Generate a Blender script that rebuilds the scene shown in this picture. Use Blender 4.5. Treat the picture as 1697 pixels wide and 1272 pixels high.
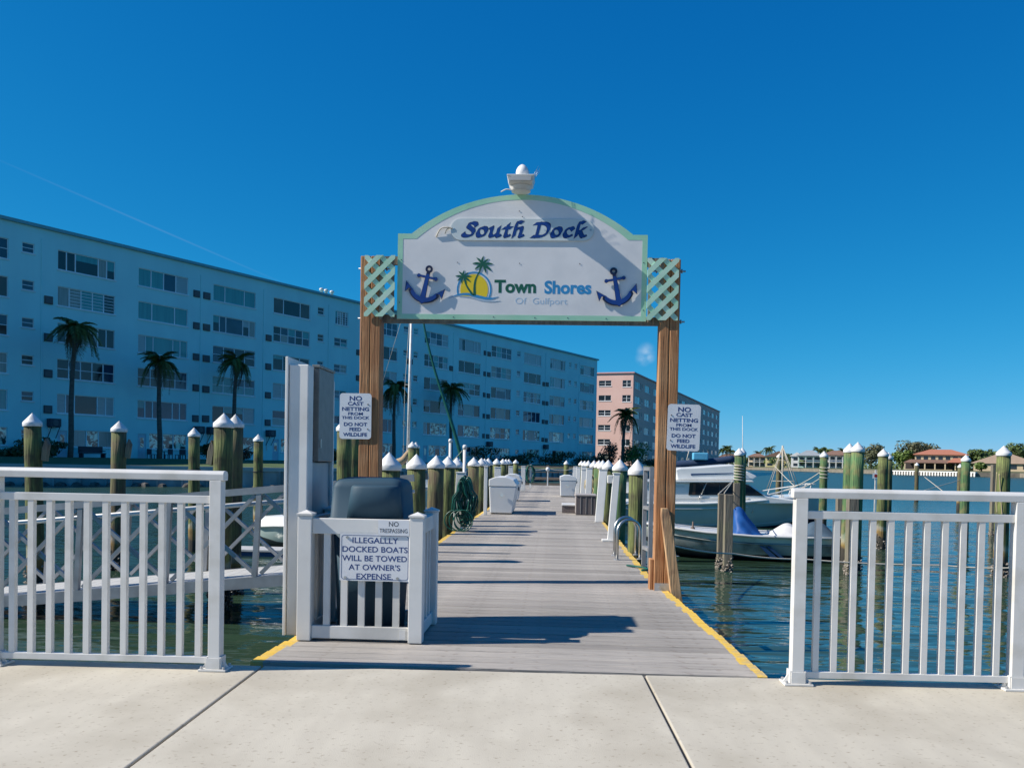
import bpy, math, random
from mathutils import Matrix, Vector
from math import radians, sin, cos, pi
rng = random.Random(7)
S = bpy.context.scene
C = S.collection
for o in list(bpy.data.objects): bpy.data.objects.remove(o)

# ------------------------------------------------------------------ camera
F_PX, PW, PH = 1450.0, 1697, 1272
YAW, PITCH, ROLL = radians(2.72), radians(-1.3), radians(1.05)
CAMP = Vector((0, 0, 1.15)); SHIFT = 162.0/1697
ROT = Matrix.Rotation(YAW, 3, 'Z') @ Matrix.Rotation(radians(90)+PITCH, 3, 'X') @ Matrix.Rotation(ROLL, 3, 'Z')
cd = bpy.data.cameras.new('camera'); cam = bpy.data.objects.new('camera', cd); C.objects.link(cam)
cam.matrix_world = Matrix.Translation(CAMP) @ ROT.to_4x4()
cd.sensor_width = 36; cd.lens = 36*F_PX/PW; cd.shift_y = SHIFT; cd.clip_start = .05; cd.clip_end = 6000
S.camera = cam
# survey helpers: where the sight line through a measured point meets a level or an upright plane
def ray(px, py): return ROT @ Vector(((px-PW/2)/F_PX, (PH/2-py)/F_PX + SHIFT*PW/F_PX, -1))
def G(px, py, z=0.0):
    d = ray(px, py); return CAMP + d*((z-CAMP.z)/d.z)
def Q(px, py, y):
    d = ray(px, py); return CAMP + d*((y-CAMP.y)/d.y)

# ------------------------------------------------------------------ world, sun, exposure
SUN_EL = radians(38.5)
TO_SUN = Vector((-.982*cos(SUN_EL), -.19*cos(SUN_EL), sin(SUN_EL))).normalized()
w = bpy.data.worlds.new('World'); S.world = w; w.use_nodes = True
nt = w.node_tree; nt.nodes.clear()
out = nt.nodes.new('ShaderNodeOutputWorld'); bg = nt.nodes.new('ShaderNodeBackground')
sky = nt.nodes.new('ShaderNodeTexSky'); sky.sky_type = 'NISHITA'; sky.sun_disc = False
sky.sun_elevation = SUN_EL; sky.sun_rotation = math.atan2(TO_SUN.x, TO_SUN.y) % (2*pi)
sky.altitude = 0; sky.air_density = 0.6; sky.dust_density = 0.0; sky.ozone_density = 4.0
tc = nt.nodes.new('ShaderNodeTexCoord')
def wn(t, **k):
    n = nt.nodes.new(t)
    for a, b in k.items(): setattr(n, a, b)
    return n
def wmath(op, a, b=None, c=None):
    n = wn('ShaderNodeMath', operation=op)
    for i, x in enumerate((a, b, c)):
        if x is None: continue
        if isinstance(x, (int, float)): n.inputs[i].default_value = x
        else: nt.links.new(x, n.inputs[i])
    return n.outputs[0]
EXPOSURE = .40
# deep polarised blue: one tone curve per channel over the whole sky
sep = wn('ShaderNodeSeparateColor'); nt.links.new(sky.outputs[0], sep.inputs[0]); comb = wn('ShaderNodeCombineColor')
for ch, (gain, pw) in enumerate(((1.35, 2.2), (1.06, 1.03), (.9, .5))):
    v = wmath('MULTIPLY', sep.outputs[ch], .1)
    v = wmath('DIVIDE', wmath('MULTIPLY', v, 1.38), wmath('MULTIPLY_ADD', v, 1.12, 1.0)) if ch == 1 else wmath('MULTIPLY', wmath('POWER', v, pw), gain)
    if ch == 0: v = wmath('DIVIDE', v, wmath('MULTIPLY_ADD', v, 1.2, 1.0))
    nt.links.new(wmath('MULTIPLY', v, 10/2**EXPOSURE), comb.inputs[ch])
def wdot(v):
    n = wn('ShaderNodeVectorMath', operation='DOT_PRODUCT'); nt.links.new(tc.outputs['Generated'], n.inputs[0]); n.inputs[1].default_value = v
    return n.outputs['Value']
# one small puff of cloud low over the pink building, and a faint contrail high on the left
nz = wn('ShaderNodeTexNoise'); nz.inputs['Scale'].default_value = 75; nz.inputs['Detail'].default_value = 3
nt.links.new(tc.outputs['Generated'], nz.inputs['Vector'])
cl = None
for px, py, rad in ((1071, 583, .0125), (1066, 594, .0105), (1075, 592, .009)):
    d = ray(px, py).normalized()
    e = wmath('SUBTRACT', 1, wmath('DIVIDE', wmath('ARCCOSINE', wmath('MINIMUM', wdot(d), .9999999)), rad))
    e = wmath('MAXIMUM', e, 0); cl = e if cl is None else wmath('MAXIMUM', cl, e)
cloud = wmath('MULTIPLY', wmath('MINIMUM', wmath('MULTIPLY', wmath('POWER', cl, 1.5), wmath('MULTIPLY', wmath('MAXIMUM', wmath('SUBTRACT', nz.outputs[0], .22), 0), 3.6)), 1), .26)
d0, d1 = ray(60, 292).normalized(), ray(430, 452).normalized(); nrm = d0.cross(d1).normalized(); mid = (d0+d1).normalized()
line = wmath('MAXIMUM', wmath('SUBTRACT', 1, wmath('DIVIDE', wmath('ABSOLUTE', wdot(nrm)), .0013)), 0)
seg = wmath('MAXIMUM', wmath('SUBTRACT', 1, wmath('DIVIDE', wmath('ARCCOSINE', wmath('MINIMUM', wdot(mid), .9999999)), .17)), 0)
trail = wmath('MULTIPLY', wmath('MULTIPLY', line, seg), .045)
mixc = wn('ShaderNodeMix', data_type='RGBA'); nt.links.new(wmath('MAXIMUM', cloud, trail), mixc.inputs[0])
nt.links.new(comb.outputs[0], mixc.inputs[6]); mixc.inputs[7].default_value = (7.5, 8.0, 8.4, 1)
nt.links.new(mixc.outputs[2], bg.inputs[0]); bg.inputs[1].default_value = .10
nt.links.new(bg.outputs[0], out.inputs[0])
sd = bpy.data.lights.new('sun', 'SUN'); sun = bpy.data.objects.new('sun', sd); C.objects.link(sun)
sd.energy = 5.0; sd.angle = radians(.53); sd.color = (1, .935, .845)
sun.rotation_euler = (-TO_SUN).to_track_quat('-Z', 'Y').to_euler(); sun.location = (-30, -6, 30)
S.view_settings.view_transform = 'Standard'; S.view_settings.look = 'None'
S.view_settings.exposure = EXPOSURE; S.view_settings.gamma = 1; S.view_settings.use_curve_mapping = False

# ------------------------------------------------------------------ materials
MATS = {}
def M(name, c1, c2=None, rough=.6, scale=4.0, stretch=(1, 1, 1), bump=0.0, bscale=40.0, metal=0.0, spec=.5, rnd=0.0, lo=.35, hi=.65, detail=5, c3=None, s3=1.5, coat=0, coords='Object', dist=0.0, specks=0):
    m = bpy.data.materials.new(name); m.use_nodes = True; t = m.node_tree; N = t.nodes; L = t.links
    b = N['Principled BSDF']; b.inputs['Roughness'].default_value = rough; b.inputs['Metallic'].default_value = metal
    b.inputs['Specular IOR Level'].default_value = spec; b.inputs['Coat Weight'].default_value = coat
    tcn = N.new('ShaderNodeTexCoord'); mp = N.new('ShaderNodeMapping'); mp.inputs['Scale'].default_value = stretch
    L.new(tcn.outputs[coords], mp.inputs[0])
    if c2 is None: c2 = tuple(x*.88 for x in c1)
    n = N.new('ShaderNodeTexNoise'); n.inputs['Scale'].default_value = scale; n.inputs['Detail'].default_value = detail; n.inputs['Distortion'].default_value = dist
    L.new(mp.outputs[0], n.inputs['Vector'])
    r = N.new('ShaderNodeValToRGB'); r.color_ramp.elements[0].position = lo; r.color_ramp.elements[1].position = hi
    r.color_ramp.elements[0].color = (*c1, 1); r.color_ramp.elements[1].color = (*c2, 1)
    L.new(n.outputs[0], r.inputs[0]); col = r.outputs[0]
    if c3 is not None:
        n3 = N.new('ShaderNodeTexNoise'); n3.inputs['Scale'].default_value = s3; n3.inputs['Detail'].default_value = 6
        L.new(tcn.outputs[coords], n3.inputs['Vector'])
        r3 = N.new('ShaderNodeValToRGB'); r3.color_ramp.elements[0].position = .48; r3.color_ramp.elements[1].position = .68
        r3.color_ramp.elements[0].color = (0, 0, 0, 1); r3.color_ramp.elements[1].color = (1, 1, 1, 1)
        L.new(n3.outputs[0], r3.inputs[0])
        mx = N.new('ShaderNodeMix'); mx.data_type = 'RGBA'; L.new(r3.outputs[0], mx.inputs[0]); L.new(col, mx.inputs[6]); mx.inputs[7].default_value = (*c3, 1)
        col = mx.outputs[2]
    if specks:
        nk = N.new('ShaderNodeTexNoise'); nk.inputs['Scale'].default_value = specks; nk.inputs['Detail'].default_value = 3; L.new(tcn.outputs[coords], nk.inputs['Vector'])
        rk_ = N.new('ShaderNodeValToRGB'); rk_.color_ramp.elements[0].position = .60; rk_.color_ramp.elements[1].position = .74
        rk_.color_ramp.elements[0].color = (1, 1, 1, 1); rk_.color_ramp.elements[1].color = (.66, .62, .58, 1); L.new(nk.outputs[0], rk_.inputs[0])
        mk_ = N.new('ShaderNodeMix'); mk_.data_type = 'RGBA'; mk_.blend_type = 'MULTIPLY'; mk_.inputs[0].default_value = 1; L.new(col, mk_.inputs[6]); L.new(rk_.outputs[0], mk_.inputs[7]); col = mk_.outputs[2]
    if rnd:
        oi = N.new('ShaderNodeObjectInfo'); ma = N.new('ShaderNodeMath'); ma.operation = 'MULTIPLY_ADD'
        L.new(oi.outputs['Random'], ma.inputs[0]); ma.inputs[1].default_value = 2*rnd; ma.inputs[2].default_value = 1-rnd
        vm = N.new('ShaderNodeVectorMath'); vm.operation = 'SCALE'; L.new(col, vm.inputs[0]); L.new(ma.outputs[0], vm.inputs['Scale']); col = vm.outputs[0]
    L.new(col, b.inputs['Base Color'])
    if bump:
        nb = N.new('ShaderNodeTexNoise'); nb.inputs['Scale'].default_value = bscale; nb.inputs['Detail'].default_value = 6
        L.new(mp.outputs[0], nb.inputs['Vector']); bp = N.new('ShaderNodeBump'); bp.inputs['Strength'].default_value = bump; bp.inputs['Distance'].default_value = .02
        L.new(nb.outputs[0], bp.inputs['Height']); L.new(bp.outputs[0], b.inputs['Normal'])
    MATS[name] = m; return m

M('concrete', (.525, .483, .39), (.47, .43, .347), rough=.85, scale=3.5, stretch=(2.5, .6, 1), bump=.10, bscale=110, c3=(.405, .365, .287), s3=1.4, rnd=.05, specks=38, lo=.30, hi=.70, detail=10)
M('joint', (.08, .075, .07), rough=.9)
M('seawall', (.36, .37, .37), (.22, .23, .23), rough=.9, scale=1.2, stretch=(1, 1, .4), bump=.4, bscale=6)
M('seawall_cap', (.46, .45, .42), (.36, .35, .33), rough=.85, scale=.8)
M('riprap', (.05, .045, .04), (.12, .11, .10), rough=.95, scale=3, bump=.8, bscale=5)
M('grass', (.045, .085, .022), (.07, .11, .03), rough=.9, scale=.7, bump=.7, bscale=20, c3=(.09, .10, .035), s3=.15)
M('plank', (.385, .355, .315), (.285, .26, .23), rough=.85, scale=3.2, stretch=(.5, 26, 20), bump=.6, bscale=7, rnd=.19, c3=(.43, .39, .34), s3=1.3, lo=.38, hi=.62, specks=11)
M('yellow_paint', (.80, .52, .07), (.66, .42, .06), rough=.65, scale=9, bump=.2, bscale=60, c3=(.45, .36, .2), s3=7)
M('beam_wood', (.16, .12, .08), (.09, .07, .05), rough=.9, scale=3, stretch=(1, 6, 6))
M('white_metal', (.70, .685, .65), (.66, .645, .61), rough=.38, scale=3, spec=.5, c3=(.57, .55, .50), s3=6)
M('white_vinyl', (.76, .745, .70), (.70, .685, .645), rough=.45, scale=2.5, c3=(.55, .53, .48), s3=1.7)
M('white_cap', (.76, .755, .74), (.70, .695, .68), rough=.45, scale=6, c3=(.55, .53, .48), s3=9, rnd=.06)
M('galv', (.52, .53, .54), (.42, .43, .44), rough=.42, scale=8, metal=.7)
M('aluminium', (.40, .405, .41), (.30, .305, .31), rough=.5, scale=5, metal=.5)
M('steel', (.60, .60, .58), (.45, .45, .44), rough=.38, scale=9, metal=1)
M('cabinet_grey', (.21, .225, .21), (.17, .185, .175), rough=.5, scale=14)
M('dark_gap', (.10, .09, .085), (.16, .13, .11), rough=.8, scale=9)
M('bin_blue', (.030, .072, .105), (.024, .06, .09), rough=.62, scale=3, spec=.3)
M('sign_white', (.78, .765, .745), (.73, .715, .695), rough=.5, scale=3.5, c3=(.66, .66, .65), s3=2.2)
M('plate_grey', (.62, .68, .67), (.55, .61, .60), rough=.45, scale=6)
M('mint_light', (.48, .72, .55), (.42, .65, .48), rough=.5, scale=6, c3=(.58, .72, .60), s3=4)
M('mint', (.36, .66, .47), (.30, .58, .40), rough=.5, scale=6, c3=(.45, .66, .50), s3=3)
M('navy', (.008, .05, .25), (.006, .04, .20), rough=.4, scale=8)
M('navy_dark', (.006, .012, .05), rough=.45)
M('text_navy', (.016, .045, .19), rough=.5)
M('text_black', (.02, .02, .025), rough=.5)
M('logo_green', (.004, .11, .065), rough=.5); M('logo_blue', (.03, .27, .55), rough=.5); M('logo_yellow', (.82, .60, .015), rough=.5); M('logo_pale', (.45, .58, .70), rough=.5)
M('sheet_sign', (.76, .77, .78), (.70, .71, .72), rough=.35, scale=4)
M('pine', (.42, .205, .085), (.26, .108, .040), rough=.75, scale=2.2, stretch=(12, 12, .45), bump=.35, bscale=8, c3=(.46, .26, .125), s3=2.0, dist=2.6, lo=.40, hi=.62)
M('pine_pale', (.56, .37, .20), (.42, .25, .12), rough=.75, scale=2.2, stretch=(8, 8, .6), bump=.3, bscale=8, c3=(.22, .11, .06), s3=5, dist=1.0)
M('grey_wood', (.23, .20, .15), (.13, .11, .085), rough=.9, scale=2.2, stretch=(9, 9, .6), bump=.5, bscale=8, c3=(.20, .19, .12), s3=2)
M('pier_wood', (.30, .22, .16), (.20, .14, .10), rough=.9, scale=2, stretch=(1, 6, 6))
M('oyster', (.34, .30, .25), (.10, .085, .07), rough=.85, scale=22, lo=.4, hi=.6)
M('hose_green', (.006, .10, .075), (.004, .07, .05), rough=.38, scale=6)
M('hose_white', (.7, .7, .66), rough=.4)
M('rope', (.58, .53, .44), (.44, .40, .32), rough=.9, scale=60)
M('rope_tan', (.40, .33, .20), rough=.9, scale=60)
M('black_rubber', (.015, .015, .017), rough=.6)
M('blue_paint_wall', (.49, .84, .84), (.45, .78, .79), rough=.85, scale=.5, stretch=(1, 1, .18), bump=.12, bscale=30, c3=(.44, .75, .77), s3=.25)
M('blue_trim', (.16, .42, .48), rough=.7)
M('blue_sill', (.32, .52, .60), rough=.8)
M('pink_wall', (.72, .47, .40), (.68, .43, .365), rough=.85, scale=.3, bump=.1, bscale=30)
M('pink_trim', (.62, .34, .34), rough=.7)
M('win_frame', (.80, .82, .83), (.74, .76, .78), rough=.5, scale=4, rnd=.10)
M('glass_dark', (.010, .016, .024), (.018, .026, .036), rough=.06, scale=.6, spec=.6)
M('glass_blue', (.03, .07, .12), (.02, .045, .08), rough=.06, scale=.5, spec=.6)
M('glass_teal', (.08, .34, .34), (.06, .26, .27), rough=.12, scale=.5, stretch=(8, 1, .4), spec=.6)
M('glass_blind', (.36, .41, .42), (.29, .33, .34), rough=.2, scale=1, stretch=(1, 1, 18), spec=.6)
M('glass_curtain', (.34, .34, .31), (.22, .22, .20), rough=.2, scale=1.2, stretch=(10, 1, .4), spec=.6)
M('glass_brown', (.10, .065, .055), (.06, .04, .035), rough=.1, scale=.6, spec=.6)
M('glass_painted_reflect', (.88, .90, .70), (.03, .06, .06), rough=.08, scale=1.5, spec=.7, lo=.46, hi=.54, detail=3, dist=1.5)  # bright patches of reflected scenery painted into the pane colour
M('ac_grille', (.07, .08, .085), (.13, .14, .15), rough=.7, scale=1, stretch=(1, 1, 30))
M('ac_rust', (.17, .12, .09), (.10, .08, .07), rough=.8, scale=3)
M('ac_dark', (.03, .05, .07), rough=.6)
M('door_blue', (.48, .60, .68), rough=.6)
M('palm_trunk', (.13, .11, .095), (.085, .07, .06), rough=.95, scale=3, stretch=(1, 1, 3), bump=.5, bscale=4)
M('palm_leaf', (.065, .12, .03), (.11, .16, .04), rough=.5, scale=2, rnd=.3, c3=(.12, .12, .03), s3=.7)
M('palm_dry', (.17, .12, .06), (.11, .075, .04), rough=.8, scale=2)
M('leaf_dark', (.022, .05, .014), (.045, .075, .022), rough=.6, scale=2.5)
M('leaf_mid', (.075, .125, .03), (.11, .155, .045), rough=.6, scale=.4)
M('leaf_olive', (.13, .125, .06), (.085, .10, .045), rough=.7, scale=.3)
M('leaf_lime', (.13, .19, .03), (.07, .13, .02), rough=.6, scale=.4)
M('leaf_red', (.22, .06, .04), (.10, .07, .03), rough=.6, scale=2)
M('bark', (.10, .08, .06), (.06, .05, .04), rough=.95, scale=2)
M('gelcoat', (.80, .80, .77), (.74, .74, .71), rough=.25, scale=.8, coat=.3)
M('gelcoat_dull', (.60, .60, .58), (.52, .52, .50), rough=.4, scale=1.5)
M('hull_teal', (.46, .56, .53), (.41, .51, .49), rough=.28, scale=.8, coat=.3)
M('hull_green', (.62, .70, .60), (.55, .63, .54), rough=.4, scale=2, c3=(.46, .50, .42), s3=2)
M('hull_grey', (.40, .44, .42), (.30, .34, .33), rough=.5, scale=3, c3=(.16, .18, .17), s3=3)
M('bottom_dark', (.02, .03, .045), rough=.5)
M('boot_blue', (.02, .06, .15), rough=.4)
M('red_paint', (.35, .02, .02), rough=.5)
M('tarp_blue', (.008, .085, .30), (.006, .06, .22), rough=.6, scale=3, bump=.5, bscale=4)
M('tarp_white', (.62, .61, .60), (.52, .51, .50), rough=.75, scale=2, bump=.4, bscale=4)
M('tarp_slate', (.06, .10, .14), (.04, .07, .10), rough=.7, scale=2, bump=.4, bscale=4)
M('sail_tan', (.46, .33, .20), (.36, .25, .15), rough=.85, scale=3, bump=.5, bscale=6)
M('sail_blue', (.02, .045, .10), rough=.8); M('bag_cyan', (.12, .45, .65), rough=.6)
M('box_white', (.76, .76, .74), (.70, .70, .68), rough=.38, scale=2)
M('wicker', (.15, .125, .12), (.10, .085, .085), rough=.75, scale=1.5, stretch=(40, 40, 1))
M('wicker_light', (.38, .35, .33), rough=.7)
M('board_grey', (.5, .5, .48), rough=.6)
M('outdoor_dark', (.02, .03, .05), rough=.6)
M('roof_tile', (.42, .17, .10), (.34, .13, .08), rough=.85, scale=1.5, stretch=(6, 1, 1))
M('roof_brown', (.22, .13, .09), (.17, .10, .075), rough=.85, scale=1)
M('roof_grey', (.28, .31, .33), (.23, .26, .28), rough=.8, scale=1)
M('wall_white', (.78, .77, .74), rough=.8, scale=.5); M('wall_tan', (.58, .46, .30), (.53, .42, .27), rough=.85, scale=.5); M('wall_yellow', (.70, .60, .30), rough=.85, scale=.5)
M('wall_mint', (.42, .62, .58), rough=.85, scale=.5); M('wall_brownpink', (.50, .36, .27), rough=.85, scale=.5)
M('house_glass', (.03, .04, .05), rough=.1, scale=.5)
M('patio_dark', (.05, .04, .04), rough=.8)
M('land', (.06, .08, .03), (.09, .10, .045), rough=.95, scale=.2)
M('rock_wall', (.24, .21, .16), (.16, .14, .11), rough=.9, scale=.8)

# piling timber: streaked green treated wood above, wet dark tidal band near the water
def piling_mat(name, g1, g2, br):
    m = M(name, g1, g2, rough=.9, scale=2.4, stretch=(10, 10, .45), bump=1.0, bscale=6, c3=br, s3=3.2, dist=1.2, rnd=.18, lo=.40, hi=.60)
    t = m.node_tree; N = t.nodes; L = t.links; b = N['Principled BSDF']
    src = b.inputs['Base Color'].links[0].from_socket
    geo = N.new('ShaderNodeNewGeometry'); sp = N.new('ShaderNodeSeparateXYZ'); L.new(geo.outputs['Position'], sp.inputs[0])
    n = N.new('ShaderNodeTexNoise'); n.inputs['Scale'].default_value = 5; L.new(geo.outputs['Position'], n.inputs['Vector'])
    a = N.new('ShaderNodeMath'); a.operation = 'MULTIPLY_ADD'; L.new(n.outputs[0], a.inputs[0]); a.inputs[1].default_value = .35; L.new(sp.outputs[2], a.inputs[2])
    r = N.new('ShaderNodeValToRGB'); e = r.color_ramp.elements
    mr = N.new('ShaderNodeMapRange'); mr.inputs[1].default_value = -.95; mr.inputs[2].default_value = .45; L.new(a.outputs[0], mr.inputs[0]); L.new(mr.outputs[0], r.inputs[0])
    e[0].position = .0; e[0].color = (.025, .023, .02, 1); e[1].position = .34; e[1].color = (.05, .045, .035, 1)
    x = e.new(.44); x.color = (.30, .18, .05, 1); x = e.new(.62); x.color = (1, 1, 1, 1)
    f = N.new('ShaderNodeMapRange'); f.inputs[1].default_value = .38; f.inputs[2].default_value = .60; L.new(mr.outputs[0], f.inputs[0])
    mx = N.new('ShaderNodeMix'); mx.data_type = 'RGBA'; L.new(f.outputs[0], mx.inputs[0]); L.new(r.outputs[0], mx.inputs[6]); L.new(src, mx.inputs[7])
    L.new(mx.outputs[2], b.inputs['Base Color']); return m
piling_mat('pile_green', (.17, .20, .065), (.075, .085, .032), (.055, .045, .028))
piling_mat('pile_bright', (.11, .21, .08), (.05, .10, .045), (.21, .19, .08))
piling_mat('pile_brown', (.15, .13, .065), (.08, .06, .038), (.12, .14, .055))

# water: dark green body, sky mirrored on its ripples
def water_mat():
    m = bpy.data.materials.new('water'); m.use_nodes = True; t = m.node_tree; N = t.nodes; L = t.links; b = N['Principled BSDF']
    b.inputs['Roughness'].default_value = .07; b.inputs['IOR'].default_value = 1.333
    geo = N.new('ShaderNodeNewGeometry')
    n0 = N.new('ShaderNodeTexNoise'); n0.inputs['Scale'].default_value = .06; L.new(geo.outputs['Position'], n0.inputs['Vector'])
    r = N.new('ShaderNodeValToRGB'); r.color_ramp.elements[0].color = (.036, .062, .030, 1); r.color_ramp.elements[1].color = (.020, .055, .042, 1)
    L.new(n0.outputs[0], r.inputs[0]); L.new(r.outputs[0], b.inputs['Base Color'])
    def layer(scale, st, rotz, strength, prev, dist):
        mp = N.new('ShaderNodeMapping'); mp.inputs['Scale'].default_value = st; mp.inputs['Rotation'].default_value = (0, 0, rotz); L.new(geo.outputs['Position'], mp.inputs[0])
        n = N.new('ShaderNodeTexNoise'); n.inputs['Scale'].default_value = scale; n.inputs['Detail'].default_value = 3; n.inputs['Roughness'].default_value = .5; L.new(mp.outputs[0], n.inputs['Vector'])
        bp = N.new('ShaderNodeBump'); bp.inputs['Strength'].default_value = strength; bp.inputs['Distance'].default_value = dist; L.new(n.outputs[0], bp.inputs['Height'])
        if prev: L.new(prev, bp.inputs['Normal'])
        return bp.outputs[0]
    a = layer(.55, (.8, 1.6, 1), .15, .6, None, .20)
    a = layer(2.4, (.6, 1.5, 1), -.12, .5, a, .034)
    a = layer(8.0, (.7, 1.4, 1), .3, .25, a, .006)
    sp = N.new('ShaderNodeSeparateXYZ'); L.new(geo.outputs['Position'], sp.inputs[0])      # the open bay is ruffled by wind, the slips are sheltered
    mr = N.new('ShaderNodeMapRange'); mr.inputs[1].default_value = 16; mr.inputs[2].default_value = 75; mr.inputs[3].default_value = .05; mr.inputs[4].default_value = .31; L.new(sp.outputs[1], mr.inputs[0]); L.new(mr.outputs[0], b.inputs['Roughness'])
    L.new(a, b.inputs['Normal']); MATS['water'] = m
water_mat()

# ------------------------------------------------------------------ mesh helpers
class MB:
    def __init__(s): s.v = []; s.f = []; s.sm = []; s.mi = []; s.cm = 0
    def add(s, vs, fs, smooth=False):
        k = len(s.v); s.v += [tuple(x) for x in vs]
        for f in fs: s.f.append(tuple(i+k for i in f)); s.sm.append(smooth); s.mi.append(s.cm)
        return s
    def box(s, x0, x1, y0, y1, z0, z1):
        return s.add([(x0,y0,z0),(x1,y0,z0),(x1,y1,z0),(x0,y1,z0),(x0,y0,z1),(x1,y0,z1),(x1,y1,z1),(x0,y1,z1)],
                     [(0,3,2,1),(4,5,6,7),(0,1,5,4),(1,2,6,5),(2,3,7,6),(3,0,4,7)])
    def bar(s, p, q, w, h, up=(0, 0, 1)):      # rectangular bar from p to q
        p = Vector(p); q = Vector(q); d = (q-p).normalized(); u = Vector(up)
        a = d.cross(u)
        if a.length < 1e-4: a = d.cross(Vector((0, 1, 0)))
        a.normalize(); b = a.cross(d).normalized(); a *= w/2; b *= h/2
        return s.add([p-a-b, p+a-b, p+a+b, p-a+b, q-a-b, q+a-b, q+a+b, q-a+b], [(0,1,2,3),(7,6,5,4),(0,4,5,1),(1,5,6,2),(2,6,7,3),(3,7,4,0)])
    def lathe(s, prof, n=16, c=(0, 0, 0), smooth=True, jit=0, cap=True):
        vs = []; k = len(prof)
        for (r, z) in prof:
            for i in range(n):
                a = 2*pi*i/n; rr = r*(1+rng.uniform(-jit, jit)); vs.append((c[0]+rr*cos(a), c[1]+rr*sin(a), c[2]+z))
        fs = [(j*n+i, j*n+(i+1) % n, (j+1)*n+(i+1) % n, (j+1)*n+i) for j in range(k-1) for i in range(n)]
        s.add(vs, fs, smooth)
        if cap:
            b = len(s.v)-len(vs)
            s.f.append(tuple(b+i for i in reversed(range(n)))); s.sm.append(False); s.mi.append(s.cm)
            s.f.append(tuple(b+(k-1)*n+i for i in range(n))); s.sm.append(False); s.mi.append(s.cm)
        return s
    def tube(s, pts, r, n=8, r1=None):
        pts = [Vector(p) for p in pts]; k = len(pts); vs = []; prev = None
        for j, p in enumerate(pts):
            d = (pts[min(j+1, k-1)]-pts[max(j-1, 0)]).normalized()
            if prev is None:
                a = d.cross(Vector((0, 0, 1)));
                if a.length < 1e-3: a = d.cross(Vector((0, 1, 0)))
            else:
                a = prev - d*prev.dot(d)
            a.normalize(); prev = a; b = d.cross(a); rr = r if r1 is None else r+(r1-r)*j/(k-1)
            for i in range(n):
                t = 2*pi*i/n; vs.append(p+a*(rr*cos(t))+b*(rr*sin(t)))
        fs = [(j*n+i, j*n+(i+1) % n, (j+1)*n+(i+1) % n, (j+1)*n+i) for j in range(k-1) for i in range(n)]
        s.add(vs, fs, True); b0 = len(s.v)-len(vs)
        s.f.append(tuple(b0+i for i in reversed(range(n)))); s.f.append(tuple(b0+(k-1)*n+i for i in range(n))); s.sm += [False, False]; s.mi += [s.cm, s.cm]
        return s
    def prism(s, poly, y0, y1):                 # polygon in x,z pushed from y0 (front) to y1
        n = len(poly); A = sum(poly[i][0]*poly[(i+1) % n][1]-poly[(i+1) % n][0]*poly[i][1] for i in range(n))
        if A < 0: poly = poly[::-1]
        vs = [(x, y0, z) for x, z in poly]+[(x, y1, z) for x, z in poly]
        return s.add(vs, [tuple(range(n)), tuple(reversed(range(n, 2*n)))]+[(i, n+i, n+(i+1) % n, (i+1) % n) for i in range(n)])
    def build(s, name, mat, parent=None, loc=(0, 0, 0), bevel=0):
        me = bpy.data.meshes.new(name); me.from_pydata(s.v, [], s.f); me.polygons.foreach_set('use_smooth', s.sm)
        ms = mat if isinstance(mat, (list, tuple)) else [mat]
        for m in ms: me.materials.append(MATS[m])
        if len(ms) > 1: me.polygons.foreach_set('material_index', s.mi)
        me.update()
        o = bpy.data.objects.new(name, me); C.objects.link(o); o.location = loc
        if parent is not None: o.parent = parent
        if bevel:
            md = o.modifiers.new('bevel', 'BEVEL'); md.width = bevel; md.segments = 2; md.limit_method = 'ANGLE'
        return o
def inst(name, me, parent=None, loc=(0, 0, 0), rot=(0, 0, 0), scale=(1, 1, 1)):
    o = bpy.data.objects.new(name, me); C.objects.link(o); o.location = loc; o.rotation_euler = rot; o.scale = scale
    if parent is not None: o.parent = parent
    return o
LABELS = {}
def tag(o, label, cat, group=None):
    o['label'] = label; o['category'] = cat
    if group: o['group'] = group
    return o
def thing(name, label, cat, loc=(0, 0, 0), rz=0.0, group=None):
    o = bpy.data.objects.new(name, None); C.objects.link(o); o.location = loc; o.rotation_euler = (0, 0, rz); o.empty_display_size = .2
    return tag(o, label, cat, group)
def struct(o, kind='structure'): o['kind'] = kind; return o
def text(name, body, size, mat, parent, loc, depth=.0012, bold=0.0, sx=1.0, align='CENTER', shear=0.0, rot=(pi/2, 0, 0), space=1.0):
    cu = bpy.data.curves.new('lettering', 'FONT'); cu.body = body; cu.size = size; cu.extrude = depth; cu.offset = bold; cu.align_x = align
    cu.shear = shear; cu.space_character = space; cu.resolution_u = 4
    tmp = bpy.data.objects.new('tmp', cu); me = bpy.data.meshes.new_from_object(tmp); bpy.data.objects.remove(tmp); bpy.data.curves.remove(cu)
    me.materials.clear(); me.materials.append(MATS[mat]); o = bpy.data.objects.new(name, me); C.objects.link(o)
    o.parent = parent; o.location = loc; o.rotation_euler = rot; o.scale = (sx, 1, 1); return o
def spline(pts, per=6, closed=False):
    P = [Vector(p) for p in pts]; n = len(P); o = []
    for i in range(n if closed else n-1):
        p0 = P[(i-1) % n] if closed or i > 0 else P[0]; p1 = P[i]; p2 = P[(i+1) % n]; p3 = P[(i+2) % n] if closed or i+2 < n else P[-1]
        for k in range(per):
            t = k/per; o.append(.5*((2*p1)+(p2-p0)*t+(2*p0-5*p1+4*p2-p3)*t*t+(3*p1-p0-3*p2+p3)*t**3))
    if not closed: o.append(P[-1])
    return o

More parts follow.
